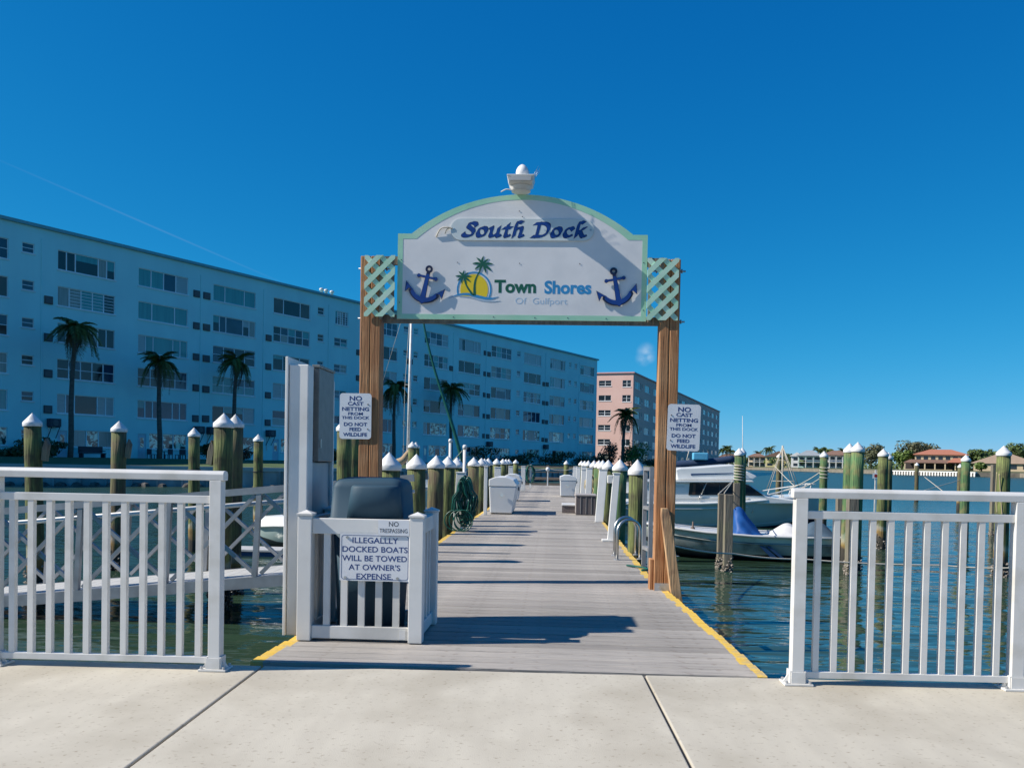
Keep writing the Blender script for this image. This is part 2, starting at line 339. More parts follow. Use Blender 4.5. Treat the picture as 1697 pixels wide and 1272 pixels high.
# ================================================================== SETTING
WZ = -.95
b = MB(); R_ = 3000
b.add([(-R_, -40, WZ), (R_, -40, WZ), (R_, R_, WZ), (-R_, R_, WZ)], [(0, 1, 2, 3)])
struct(b.build('water', 'water'))
b = MB(); b.add([(-R_, -40, -3.2), (R_, -40, -3.2), (R_, R_, -3.2), (-R_, R_, -3.2)], [(0, 1, 2, 3)]); struct(b.build('sea_bed', 'riprap'))
b = MB(); b.add([(-R_, -R_, -.05), (R_, -R_, -.05), (R_, -25.5, -.05), (-R_, -25.5, -.05)], [(0, 1, 2, 3)]); struct(b.build('ground', 'land'))

# promenade of poured concrete slabs with open joints; its edge runs a touch off square to the dock
PA = .022
pav = bpy.data.objects.new('pavement', None); C.objects.link(pav); pav.location = (0, 4.785, 0); pav.rotation_euler = (0, 0, PA); struct(pav)
b = MB(); b.box(-40, 40, -30, -.02, -.9, -.012); b.build('slab_bed', 'joint', pav)
b = MB(); b.box(-40, 40, -.35, -.015, -2.6, -.14); b.build('retaining_wall', 'seawall', pav)
me = None
for j in range(3):
    for i in range(-6, 7):
        x0 = -1.585+2.1*i
        if me is None:
            b = MB(); b.box(.007, 2.093, -2.093, -.007, -.14, 0); o = b.build('slab', 'concrete', pav, (x0, -2.1*j, 0), .006); me = o.data
        else:
            o = inst('slab', me, pav, (x0, -2.1*j, 0)); md = o.modifiers.new('bevel', 'BEVEL'); md.width = .006; md.segments = 2; md.limit_method = 'ANGLE'

# dock of grey boards, yellow-painted ends
dock = thing('dock', 'long grey plank dock with yellow painted edges running away from the concrete walk', 'dock', (0, 4.84, 0))
def xr(y): return 1.016+.178*max(0, min(1, (9.2-y)/4.33))-.0008*(y-9)
def xl(y): return -1.69+.05*min(1, max(0, (y-4.8)/1.0))+.0022*max(0, y-9)
PITCHW = .1455; NPL = 270
for i in range(NPL):
    y = 4.84+i*PITCHW; a, c = xl(y)+rng.uniform(-.006, .006), xr(y)+rng.uniform(-.006, .006)
    p0, p1 = .066+rng.uniform(-.014, .016), .066+rng.uniform(-.014, .016); wd = PITCHW-.011; z = rng.uniform(-.0025, .0025)
    b = MB(); xs = [a, a+p0, c-p1, c]; h = -.036; cb = .0045
    for k in range(3):
        b.cm = 0 if k == 1 else 1
        x0, x1 = xs[k], xs[k+1]
        vs = [(x, yy, zz) for x in (x0, x1) for yy, zz in ((0, h), (0, z-cb), (cb, z), (wd-cb, z), (wd, z-cb), (wd, h))]
        fs = [(j, j+6, j+7, j+1) for j in range(5)]+[(5, 11, 6, 0)]
        fs = [tuple(reversed(f)) for f in fs]
        if k == 0: fs.append((0, 1, 2, 3, 4, 5)[::-1])
        if k == 2: fs.append((6, 7, 8, 9, 10, 11))
        b.add(vs, fs)
    b.build('plank', ('plank', 'yellow_paint'), dock, (0, i*PITCHW, 0))
for x in (-1.52, -.95, -.3, .35, .88):
    b = MB(); b.box(x-.05, x+.05, .03, NPL*PITCHW-.03, -.30, -.041); b.build('stringer', 'beam_wood', dock)
for k in range(10):
    b = MB(); y = 1.2+k*4.2; b.box(-1.78, 1.08, y-.08, y+.08, -.56, -.304); b.build('cross_beam', 'beam_wood', dock)
    for x in (-1.2, .6):
        b = MB(); b.lathe([(.13, -2.6), (.125, -.564)], 12, (x, y, 0)); b.build('support_pile', 'pile_brown', dock)

# far land under the apartment blocks with its seawall
LAND = [(-110, 42), (-36, 55.3), (-18.8, 60.3), (-6, 88), (2, 106), (13, 150), (29, 185), (64, 300), (66, 335), (-110, 335)]
FA = Vector((-44.425, 68.074, 0)); FU = Vector((.49439, .86924, 0)).normalized(); FN = Vector((FU.y, -FU.x, 0))
def land_z(x, y):
    d = (Vector((x, y, 0))-FA).dot(FN)          # distance out from the blue facade
    return .84 if d < 1.2 else max(.40, .84-.44*(d-1.2)/9.0)
b = MB(); inner = [(-110, 60), (-44, 64), (-28, 72), (-12, 96), (-2, 113), (8, 156), (24, 190), (58, 300), (60, 330), (-108, 333)]
vs = [(x, y, .42) for x, y in LAND]+[(x, y, .86) for x, y in inner]; n = len(LAND)
b.add(vs, [(i, i+1, n+i+1, n+i) for i in range(n-1)]+[tuple(range(n, 2*n))])
struct(b.build('lawn', 'grass'))
sw = thing('seawall', 'long grey concrete seawall with pale cap below the lawn of the blue apartments', 'seawall')
b = MB(); cp = MB(); rk = MB()
for (x0, y0), (x1, y1) in zip(LAND[:-2], LAND[1:-1]):
    d = Vector((x1-x0, y1-y0, 0)).normalized(); o_ = Vector((d.y, -d.x, 0))
    p, q = Vector((x0, y0, 0)), Vector((x1, y1, 0))
    b.add([p+Vector((0, 0, -2)), q+Vector((0, 0, -2)), q+Vector((0, 0, .25)), p+Vector((0, 0, .25))], [(0, 1, 2, 3)])
    a0, a1 = p+o_*.12, q+o_*.12; i0, i1 = p-o_*.35, q-o_*.35
    cp.add([a0+Vector((0, 0, .18)), a1+Vector((0, 0, .18)), i1+Vector((0, 0, .18)), i0+Vector((0, 0, .18)), a0+Vector((0, 0, .45)), a1+Vector((0, 0, .45)), i1+Vector((0, 0, .45)), i0+Vector((0, 0, .45))],
           [(4, 5, 6, 7), (0, 1, 5, 4), (3, 2, 1, 0), (2, 3, 7, 6)])
    L_ = (q-p).length; k = 0
    while k*1.6 < L_ and y0 < 120:                # ribs of the wall panels
        c = p+d*(k*1.6)+o_*.06; b.bar(c+Vector((0, 0, -1.6)), c+Vector((0, 0, .18)), .22, .12, up=d); k += 1
    L2 = int(L_/1.1) if y0 < 120 else 0
    for k in range(L2):                           # oyster-dark rubble at the foot
        c = p+d*(k*1.1+rng.uniform(0, .8))+o_*rng.uniform(.1, .5); r = rng.uniform(.25, .5)
        rk.lathe([(r*.9, -.5), (r, -.1), (r*.6, r*.45), (.02, r*.6)], 6, (c.x, c.y, WZ), False, .25)
b.build('wall_face', 'seawall', sw); cp.build('cap', 'seawall_cap', sw)
struct(rk.build('rubble', 'riprap', sw), 'stuff')

# far shore across the bay
SH = [G(px, py, WZ) for px, py in ((1120, 775.2), (1180, 776.5), (1246, 778), (1340, 781), (1440, 784.5), (1476, 786), (1616, 789.5), (1690, 791), (1800, 794))]
b = MB(); n = len(SH)
vs = []
for p in SH:
    d = Vector((p.x, p.y, 0)).normalized()
    vs += [(p.x, p.y, -2), (p.x, p.y, .55), tuple(Vector((p.x, p.y, 1.0))+d*8)[:2]+(1.0,), tuple(Vector((p.x, p.y, 1.4))+d*900)[:2]+(1.4,)]
b.add(vs, [(4*i+k, 4*i+4+k, 4*i+5+k, 4*i+1+k) for i in range(n-1) for k in range(3)])
b.mi = [0 if (i % 3) == 0 else 1 for i in range(len(b.f))]
struct(b.build('far_shore', ('rock_wall', 'land')))
def shore(px, off):                               # a point on the far land behind image column px
    for p, q in zip(SH[:-1], SH[1:]):
        d = ray(px, 780); d.z = 0
        e = q-p; den = d.x*e.y-d.y*e.x
        if abs(den) < 1e-9: continue
        t = (p.x*e.y-p.y*e.x)/den; s_ = (p.x*d.y-p.y*d.x)/den
        if 0 <= s_ <= 1 and t > 0: return d*t + d.normalized()*off
    d = ray(px, 780); d.z = 0; return d.normalized()*(310+off)
# pale ribbed seawall below the mansion
fw = thing('far_seawall', 'low white ribbed seawall across the bay below the red roofed mansion', 'seawall')
p, q = shore(1476, -.6), shore(1618, -.6); N_ = 30
b = MB(); b.bar(p+Vector((0, 0, .45)), q+Vector((0, 0, .45)), 1.0, .35); b.build('cap', 'wall_white', fw)
b = MB(); b.bar(p+Vector((0, 0, -.3)), q+Vector((0, 0, -.3)), .5, 1.1); b.build('wall_face', 'rock_wall', fw)
for i in range(N_):
    c = p.lerp(q, (i+.5)/N_); bb = MB(); d = c.normalized(); d.z = 0
    bb.bar(c-d*.4+Vector((0, 0, -1.2)), c-d*.4+Vector((0, 0, .25)), .42, .5, up=(q-p)); bb.build('rib', 'wall_white', fw)

# ================================================================== RAILINGS
def railing(label, posts, ztop, zmid, zlow, bal, x0, x1, y_of):
    r = thing('railing', label, 'railing', (posts[0], y_of(posts[0]), 0))
    ox, oy = posts[0], y_of(posts[0])
    def L_(x, z, dy=0): return Vector((x-ox, y_of(x)-oy+dy, z))
    # rounded top rail
    b = MB(); prof = [(-.031, -.052), (.031, -.052), (.034, -.018), (.024, -.003), (0, 0), (-.024, -.003), (-.034, -.018)]
    vs = [L_(x, ztop+h, k) for x in (x0, x1) for k, h in prof]; m = len(prof)
    b.add(vs, [tuple(reversed(range(m))), tuple(range(m, 2*m))]+[(i, (i+1) % m, m+(i+1) % m, m+i) for i in range(m)]); b.build('top_rail', 'white_metal', r, bevel=.003)
    b = MB(); b.bar(L_(x0+.03, zmid), L_(x1-.03, zmid), .036, .042); b.build('middle_rail', 'white_metal', r, bevel=.003)
    b = MB(); b.bar(L_(x0+.03, zlow), L_(x1-.03, zlow), .036, .036); b.build('bottom_rail', 'white_metal', r, bevel=.003)
    for x in posts:
        b = MB(); c = L_(x, 0); b.box(c.x-.032, c.x+.032, c.y-.032, c.y+.032, .012, ztop-.0525); po = b.build('post', 'white_metal', r, bevel=.003)
        b = MB(); b.box(c.x-.075, c.x+.075, c.y-.06, c.y+.06, .001, .012); b.build('base_plate', 'white_metal', po, bevel=.002)
        b = MB()
        for s_ in (-1, 1):
            b.box(c.x+s_*.034, c.x+s_*.042, c.y-.036, c.y+.036, .0125, .075)
            b.box(c.x-.036, c.x+.036, c.y+s_*.034, c.y+s_*.042, .0125, .07)
            b.prism([(c.x+s_*.043, .0125), (c.x+s_*.07, .0125), (c.x+s_*.043, .055)], c.y-.006, c.y+.006)
        b.build('bracket', 'white_metal', po)
        for s_ in (-1, 1):
            for t_ in (-1, 1): b = MB(); b.lathe([(.008, .0125), (.008, .024), (.004, .026)], 8, (c.x+s_*.06, c.y+t_*.045, 0), False); b.build('bolt', 'galv', po)
    bb = MB(); hgt = zmid-.021-(zlow+.018); bb.box(-.0155, .0155, -.0155, .0155, 0, hgt); me = None
    for x in bal:
        c = L_(x, zlow+.018)
        if me is None: o = bb.build('baluster', 'white_metal', r, c); me = o.data
        else: inst('baluster', me, r, c)
    return r
yr = lambda x: 4.665+.0225*x
bl = [-1.899-.1018*k for k in range(11)]+[-3.12-.1018*k for k in range(11)]
railing('white metal railing left of the dock, in front of the gangway', (-1.805, -3.018, -4.24), 1.073, .918, .054, bl, -4.4, -1.76, yr)
br_ = [1.404+.0944*k for k in range(11)]+[2.545+.0944*k for k in range(11)]
railing('white metal railing right of the dock, in front of the open bay', (1.308, 2.452, 3.59), 1.04, .900, .053, br_, 1.262, 3.75, yr)

# ================================================================== GATEWAY SIGN
gate = thing('gateway_sign', 'tall wooden gateway over the dock carrying an arched white South Dock board', 'gateway', (-.35, 8.05, 0))
OX, OY = -.35, 8.05
def GP(x, z, y): return (x-OX, y-OY, z)
def gate_post(x0, x1, top, lean):
    o = MB(); y0, y1 = 8.02, 8.20; w_ = (x1-x0)/2
    for k, (xa, xb) in enumerate(((x0, (x0+x1)/2-.002), ((x0+x1)/2+.002, x1))):
        z0 = -2.4
        vs = [GP(xa, z0, y0), GP(xb, z0, y0), GP(xb, z0, y1), GP(xa, z0, y1), GP(xa+lean, top, y0), GP(xb+lean, top, y0), GP(xb+lean, top, y1), GP(xa+lean, top, y1)]
        o.add(vs, [(0,3,2,1),(4,5,6,7),(0,1,5,4),(1,2,6,5),(2,3,7,6),(3,0,4,7)])
    return o.build('post', 'pine', gate, bevel=.008)
pl_ = gate_post(-1.797, -1.607, 3.02, -.016); pr_ = gate_post(.933, 1.110, 3.01, .003)
for po, x in ((pl_, -1.70), (pr_, 1.02)):
    for z in (2.98, 2.52):
        b = MB(); b.tube([GP(x-.15, z-.06, 8.11), GP(x+.15, z-.06, 8.11)], .008, 8)
        for e in (-.115, .115): b.tube([GP(x+e-.006, z-.06, 8.11), GP(x+e+.006, z-.06, 8.11)], .02, 6)
        b.build('through_bolt', 'galv', po)
b = MB(); b.box(.938-OX, 1.10-OX, -.036, -.031, .0, .07); b.build('foot_bracket', 'galv', pr_)
b = MB(); b.tube([GP(.985, .035, 8.012), GP(.985, .035, 8.0)], .012, 6); b.build('foot_bolt', 'steel', pr_)
# back rails carrying board and lattice
for z in (2.46, 2.995):
    b = MB(); b.box(-1.607-OX, .933-OX, .005, .045, z-.045, z+.03); b.build('crossbeam', 'grey_wood', gate)
# leaning brace at the right post
b = MB(); t0, t1 = Vector(GP(.985, .77, 7.95)), Vector(GP(1.115, -.35, 7.95))
b.prism([(.975-OX, .70), (.978-OX, .757), (1.035-OX, .757), (1.06-OX, .69), (1.225-OX, -.34), (1.125-OX, -.34)], -.125, -.036); b.build('brace', 'pine_pale', gate, bevel=.004)
b = MB(); b.box(.90-OX, .93-OX, .02, .16, -.5, .28); b.build('side_block', 'pine', gate, bevel=.004)

# arched board
YF = 8.045                                         # board face
def arch(inset):
    xa, xb, zb, zs = -1.474+inset, .812-inset, 2.449+inset, 3.231-inset
    L0, R0 = -1.342+inset*.6, .674-inset*.6
    cx = -.334; half = (R0-L0)/2; rise = 3.591-3.236
    Rr = (half**2+rise**2)/(2*rise); cz = 3.591-Rr; Rr -= inset
    n = 30; a0 = math.asin((zs-cz)/Rr)
    arc = [(cx+Rr*cos(a0+(pi-2*a0)*i/n), cz+Rr*sin(a0+(pi-2*a0)*i/n)) for i in range(n+1)]
    return [(xa, zb), (xb, zb), (xb, zs)]+arc+[(xa, zs)]
def ring(outer, inner, y0, y1, mb):                # band between two outlines with the same count
    n = len(outer); vs = [(x, y0, z) for x, z in outer]+[(x, y0, z) for x, z in inner]+[(x, y1, z) for x, z in outer]+[(x, y1, z) for x, z in inner]
    fs = []
    for i in range(n):
        j = (i+1) % n; fs += [(i, j, n+j, n+i), (j, i, 2*n+i, 2*n+j), (n+i, n+j, 3*n+j, 3*n+i)]
    return mb.add(vs, fs)
loc = lambda pts: [(x-OX, z) for x, z in pts]
A0, A1 = loc(arch(0)), loc(arch(.047))
bd = MB(); bd.prism(A0, YF-OY, YF-OY+.018); board = bd.build('sign_board', 'sign_white', gate)
b = MB()
if len(A0) == len(A1): ring(A0, A1, YF-OY-.0015, YF-OY-.0004, b)
b.build('border', 'mint', board)
b = MB()
for x, z in ((-1.44, 2.99), (-1.45, 2.6), (-.95, 2.47), (-.58, 2.475), (-.2, 2.472), (.1, 2.473), (.45, 2.471), (.78, 2.98), (.785, 2.55), (-.92, 2.97), (-.35, 2.965), (.2, 2.966), (-.36, 3.44), (-.33, 3.39)):
    b = MB(); b.tube([GP(x, z, YF-.0018), GP(x, z, YF-.004)], .005, 6); b.build('screw', 'ac_dark', board)
# nameplate
b = MB(); x0, x1, z0, z1 = -.988, .325, 3.171, 3.367; r = (z1-z0)/2
cap = [(x1-r+r*cos(a), (z0+z1)/2+r*sin(a)) for a in [(-pi/2)+pi*i/14 for i in range(15)]]+[(x0+r+r*cos(a), (z0+z1)/2+r*sin(a)) for a in [(pi/2)+pi*i/14 for i in range(15)]]
b.prism(loc(cap), YF-OY-.0135, YF-OY-.0017); plate = b.build('nameplate', 'plate_grey', board)
b = MB()
for x in (-.955, .292): b = MB(); b.tube([GP(x, 3.27, YF-.0137), GP(x, 3.27, YF-.017)], .009, 8); b.build('plate_bolt', 'steel', plate)
# calligraphic lettering: centre lines swept by a slanted pen nib
GL = {'S': ([[(.47, .56), (.42, .66), (.29, .70), (.17, .65), (.15, .53), (.26, .42), (.38, .31), (.40, .16), (.30, .05), (.14, .02), (.03, .07), (0, .14)]], .50),
      'o': ([[(.20, .46), (.08, .38), (.03, .22), (.09, .05), (.20, .02), (.32, .10), (.37, .27), (.31, .42), (.20, .46)]], .44),
      'u': ([[(-.02, .40), (.06, .46), (.08, .34), (.06, .12), (.12, .02), (.22, .05), (.33, .17)], [(.36, .47), (.35, .2), (.36, .06), (.42, .02), (.49, .08)]], .50),
      't': ([[(.15, .63), (.13, .4), (.11, .12), (.16, .02), (.24, .03), (.30, .09)], [(-.01, .44), (.12, .45), (.28, .455)]], .32),
      'h': ([[(.20, .76), (.12, .74), (.09, .60), (.08, .3), (.07, .02)], [(.08, .28), (.18, .42), (.29, .46), (.34, .38), (.33, .2), (.33, .06), (.39, .02), (.47, .08)], [(.20, .76), (.30, .73)]], .50),
      'D': ([[(.12, .68), (.12, .4), (.10, .02)], [(-.05, .67), (.15, .69), (.36, .68), (.50, .58), (.54, .38), (.48, .17), (.32, .04), (.12, .02), (-.06, .015)]], .62),
      'c': ([[(.34, .38), (.27, .46), (.15, .43), (.06, .32), (.04, .18), (.10, .05), (.21, .02), (.35, .10)]], .38),
      'k': ([[(.20, .76), (.12, .74), (.09, .60), (.08, .3), (.07, .02)], [(.09, .24), (.20, .30), (.32, .44), (.38, .45)], [(.13, .27), (.22, .22), (.30, .08), (.38, .02), (.48, .08)], [(.20, .76), (.28, .73)]], .50)}
def letter(ch, x, z, sx, sz, nib, y0, mb, grow=0):
    st, adv = GL[ch]; nv = Vector((cos(radians(38)), sin(radians(38))))*(nib+grow)
    k = 0
    for line in st:
        P = [Vector((px+.16*pz, pz, 0)) for px, pz in line]; P = spline(P, 5) if len(P) > 2 else P
        P = [Vector((x+p.x*sx, z+p.y*sz)) for p in P]
        for p, q in zip(P[:-1], P[1:]):
            d = (q-p)
            if d.length < 1e-6: continue
            e = d.normalized()*(.004+grow); pp, qq = p-e, q+e
            n2 = Vector((-d.y, d.x)).normalized(); m = nv if abs(nv.dot(n2)) > .006+grow else n2*(.006+grow)*(1 if nv.dot(n2) >= 0 else -1)
            yy = y0-.000006*k; k += 1
            pts = [pp-m, pp+m, qq+m, qq-m]
            mb.prism([(v.x-OX, v.y) for v in pts], yy, y0+.0006)
    return adv
for grow, yoff, mt in ((.0035, -.0141, 'navy_dark'), (0, -.0149, 'navy')):
    x = -.875
    for wd_ in ('South', 'Dock'):
        for ch in wd_:
            b = MB(); a = letter(ch, x, 3.205, .222, .176, .0205, YF-OY+yoff, b, grow)
            b.build('letter' if grow == 0 else 'letter_edge', mt, plate); x += a*.222+.0155*(1 if ch != 'S' else .8)
        x += .075
# anchors
def anchor(cx, cz, ang, label):
    e = Matrix.Rotation(ang, 2)
    def T(p): v = e @ Vector(p); return (cx+v.x-OX, cz+v.y)
    a = MB(); f = MB()
    def both(poly, mi):
        for mb, g, y0, y1 in ((a, 0, -.022, -.012), (f, 0, -.0235, -.0222)):
            if mb is a: mb.prism([T(p) for p in poly], YF-OY+y0, YF-OY+y1)
            else:
                c = Vector((sum(p[0] for p in poly)/len(poly), sum(p[1] for p in poly)/len(poly)))
                mb.prism([T(c+(Vector(p)-c)*.86) for p in poly], YF-OY+y0-.00005*mi, YF-OY+y1)
    both([(-.026, -.28), (.026, -.28), (.016, -.03), (-.016, -.03)], 0)
    both([(-.075, -.085), (.075, -.085), (.075, -.065), (-.075, -.065)], 1)
    for s_ in (-1, 1):
        n = 8; both([(s_*.08+.018*cos(2*pi*i/n), -.075+.018*sin(2*pi*i/n)) for i in range(n)], 2)
    n = 14
    oc = [(.165*sin(t), -.148-.165*cos(t)) for t in [(-1.05)+2.1*i/n for i in range(n+1)]]; ic = [(.15*sin(t), -.115-.15*cos(t)) for t in [(1.02)-2.04*i/n for i in range(n+1)]]
    both(oc+ic, 3)
    for s_ in (-1, 1): both([(s_*.185, -.145), (s_*.175, -.245), (s_*.145, -.205), (s_*.10, -.215)], 4)
    both([(-.03, -.305), (0, -.325), (.03, -.305), (.026, -.27), (-.026, -.27)], 5)
    n = 18; O = [T((.034*cos(2*pi*i/n), .034*sin(2*pi*i/n))) for i in range(n)]; I = [T((.014*cos(2*pi*i/n), .014*sin(2*pi*i/n))) for i in range(n)]
    ring(O, I, YF-OY-.0225, YF-OY-.012, a)
    for x_, z_ in ((0, -.1), (0, -.25)):
        q = T((x_, z_)); a.tube([(q[0], YF-OY-.0118, q[1]), (q[0], YF-OY-.0004, q[1])], .01, 6)
    ao = a.build('anchor', 'navy_dark', board); f.build('anchor_face', 'navy', ao); ao['label'] = label
anchor(-1.178, 2.903, radians(-12), 'blue anchor at the left of the board'); anchor(.508, 2.897, radians(11), 'blue anchor at the right of the board')
# palm and sun emblem
def disc(cx, cz, rx, rz, n=40, a0=0, a1=2*pi): return [(cx+rx*cos(a0+(a1-a0)*i/n), cz+rz*sin(a0+(a1-a0)*i/n)) for i in range(n+(0 if a1-a0 > 6.28 else 1))]
def flat(poly, d, mat, name, par):
    b = MB(); b.prism(loc(poly), YF-OY-.0016-d, YF-OY-.0002-d*.5); return b.build(name, mat, par)
SX, SZ = -.763, 2.722
em = flat(disc(SX, SZ, .128, .142, 30, -.55, pi+.40), .0002, 'logo_yellow', 'emblem_sun', board)
b = MB(); o_ = disc(SX, SZ, .160, .166, 40, -.48, pi+.32); i_ = disc(SX, SZ, .146, .152, 40, -.48, pi+.32); b.prism(loc(o_+i_[::-1]), YF-OY-.002, YF-OY-.0003); b.build('emblem_ring', 'logo_blue', em)
def crescent(pts, th, d, mat, name):
    P = spline([(x, 0, z) for x, z in pts], 8); n = len(P); up = []; dn = []
    for i, p in enumerate(P):
        k = th*sin(pi*min(.98, max(.02, i/(n-1)))); up.append((p.x, p.z+k)); dn.append((p.x, p.z-k))
    flat(up+dn[::-1], d, mat, name, em)
crescent([(-.995, 2.642), (-.92, 2.672), (-.83, 2.682), (-.74, 2.664), (-.65, 2.645), (-.59, 2.645), (-.54, 2.662)], .013, .0008, 'logo_blue', 'emblem_wave')
crescent([(-.90, 2.660), (-.80, 2.655), (-.70, 2.63), (-.60, 2.618), (-.52, 2.625)], .006, .0010, 'logo_pale', 'emblem_wave')
def logo_palm(base, top, bend, r, lv):
    P = spline([(base[0], 0, base[1]), ((base[0]+top[0])/2+bend, 0, (base[1]+top[1])/2), (top[0], 0, top[1])], 6); n = len(P)
    L1 = [(p.x-.013*(1-.75*i/n), p.z) for i, p in enumerate(P)]; L2 = [(p.x+.013*(1-.75*i/n), p.z) for i, p in enumerate(P)]
    flat(L1+L2[::-1], .0012, 'logo_green', 'emblem_trunk', em)
    for k, (a, l) in enumerate(lv):
        a = radians(a); d = Vector((cos(a), sin(a))); nn = Vector((-d.y, d.x))*(1 if cos(a) >= 0 else -1); l *= r
        c = Vector(top); pts = []
        for t in [i/6 for i in range(7)]: pts.append(c+d*l*t+nn*(.16*l*sin(pi*t)-.10*l*t*t+.06*l))
        lo = [c+d*l*t+nn*(-.10*l*t*t+.06*l*(t) - .05*l*sin(pi*t)) for t in [1-i/6 for i in range(7)]]
        flat([tuple(v) for v in pts+lo[1:]], .0014+.0001*k, 'logo_green', 'emblem_frond', em)
FR = [(10, 1), (50, .85), (88, .9), (128, .95), (168, 1.0), (205, .85), (-30, 1.0), (-65, .8), (245, .75)]
logo_palm((-.772, 2.672), (-.862, 2.832), -.012, .078, FR); logo_palm((-.758, 2.668), (-.688, 2.945), -.03, .098, FR)
text('lettering', 'Town', .158, 'logo_green', board, GP(-.382, 2.702, YF-.0006), depth=.0004, bold=.006, sx=1.02)
text('lettering', 'Shores', .158, 'logo_blue', board, GP(.096, 2.697, YF-.0006), depth=.0004, bold=.0058, sx=.98)
text('lettering', 'Of', .082, 'logo_pale', board, GP(-.335, 2.597, YF-.0006), depth=.0004, sx=1.15)
text('lettering', 'Gulfport', .082, 'logo_pale', board, GP(-.068, 2.597, YF-.0006), depth=.0004, sx=1.12)
# loose wire staples left on the board
b = MB(); b.tube(spline([GP(-1.12, 3.2, YF-.006), GP(-1.08, 3.27, YF-.02), GP(-1.02, 3.285, YF-.02), GP(-.97, 3.275, YF-.016)], 5), .006, 6)
b.tube(spline([GP(-1.04, 3.23, YF-.006), GP(-1.02, 3.27, YF-.012), GP(-.985, 3.28, YF-.016)], 5), .004, 6); b.build('loose_wire', 'rope', board)
# lattice panels
def lattice(x0, x1, z0, z1, y):
    sw_, pitch = .046, .14; w_, h_ = x1-x0, z1-z0
    for s_ in (1, -1):
        k = -8
        while k < 14:
            c = k*pitch*1.0
            # line x - x0 = t, z - z0 = c + s*t
            ts = []
            t0, t1 = 0, w_
            za, zb = (c, c+w_) if s_ == 1 else (c, c-w_)
            lo_, hi_ = min(za, zb), max(za, zb)
            def tz(z): return (z-c)*s_
            a_ = max(0, min(tz(0), tz(h_))); b_ = min(w_, max(tz(0), tz(h_)))
            if b_-a_ > .045:
                p = Vector(GP(x0+a_, z0+c+s_*a_, y+(0 if s_ == 1 else .008))); q = Vector(GP(x0+b_, z0+c+s_*b_, y+(0 if s_ == 1 else .008)))
                d_ = Vector((1, s_)).normalized(); n_ = Vector((-d_.y, d_.x))*sw_/2
                P_ = Vector((x0, z0+c)); poly = [tuple(P_-d_*.1-n_), tuple(P_+d_*(w_*1.5+.1)-n_), tuple(P_+d_*(w_*1.5+.1)+n_), tuple(P_-d_*.1+n_)]
                for ax, lim, sg in ((0, x0, 1), (0, x1, -1), (1, z0, 1), (1, z1, -1)):
                    o_ = []
                    for i_ in range(len(poly)):
                        u_, v_ = poly[i_], poly[(i_+1) % len(poly)]; iu, iv = (u_[ax]-lim)*sg >= 0, (v_[ax]-lim)*sg >= 0
                        if iu: o_.append(u_)
                        if iu != iv: f_ = (lim-u_[ax])/(v_[ax]-u_[ax]); o_.append((u_[0]+(v_[0]-u_[0])*f_, u_[1]+(v_[1]-u_[1])*f_))
                    poly = o_
                    if not poly: break
                if len(poly) > 2:
                    yy_ = y-OY+(0 if s_ == 1 else .0085); mb = MB(); mb.prism([(a_2-OX, b_2) for a_2, b_2 in poly], yy_, yy_+.008); mb.build('lattice_slat', 'mint_light', gate)
            k += 1
lattice(-1.772, -1.49, 2.462, 3.022, 7.999); lattice(.812, 1.094, 2.455, 3.014, 7.999)
for x in (-1.62, -1.515, .838, .945):
    b = MB(); b.box(x-.014-OX, x+.014-OX, -.038, -.006, 2.44, 3.02); b.build('lattice_batten', 'grey_wood', gate)
# dusk-to-dawn lamp on the crown of the board
lamp = thing('lamp', 'white dusk to dawn lamp perched on top of the arched sign', 'lamp', (-.345, 7.97, 3.59)); lamp.scale = (1, 1, .82)
b = MB(); b.lathe([(.085, 0), (.085, .03), (.105, .05), (.105, .055)], 20); b.build('lamp_base', 'white_vinyl', lamp)
b = MB(); prof = [(.10, .055), (.125, .125), (.13, .14)]
vs = []
for hw, hd, z in ((.095, .10, .056), (.105, .125, .062), (.118, .14, .122), (.122, .145, .132), (.122, .145, .142)):
    vs += [(-hw, -hd, z), (hw, -hd, z), (hw, hd*.6, z), (-hw, hd*.6, z)]
b.add(vs, [(4*j+i, 4*j+(i+1) % 4, 4*j+4+(i+1) % 4, 4*j+4+i) for j in range(4) for i in range(4)]+[(3, 2, 1, 0), (16, 17, 18, 19)]); b.build('lamp_housing', 'white_vinyl', lamp, bevel=.004)
b = MB(); b.box(-.092, .092, -.149, -.128, .074, .116); b.build('lamp_lens', 'board_grey', lamp)
b = MB(); b.lathe([(.038, .143), (.054, .168), (.060, .20), (.055, .235), (.040, .265), (.018, .288), (.002, .296)], 18, (.01, -.02, 0)); b.build('photocell_cap', 'white_cap', lamp)
b = MB(); b.tube(spline([(-.08, -.02, .012), (-.13, -.03, .02), (-.18, -.02, -.005)], 5), .006, 6); b.build('lamp_cable', 'white_vinyl', lamp)
b = MB()
for i in range(9):
    a = rng.uniform(-1, 2.4); b.tube([(.07*cos(a)+.05, .04*sin(a)-.03, .142), (.10*cos(a)+.07, .06*sin(a)-.03, .142+rng.uniform(.05, .12))], .0011, 4)
struct(b.build('bird_spike', 'steel', lamp), 'stuff')

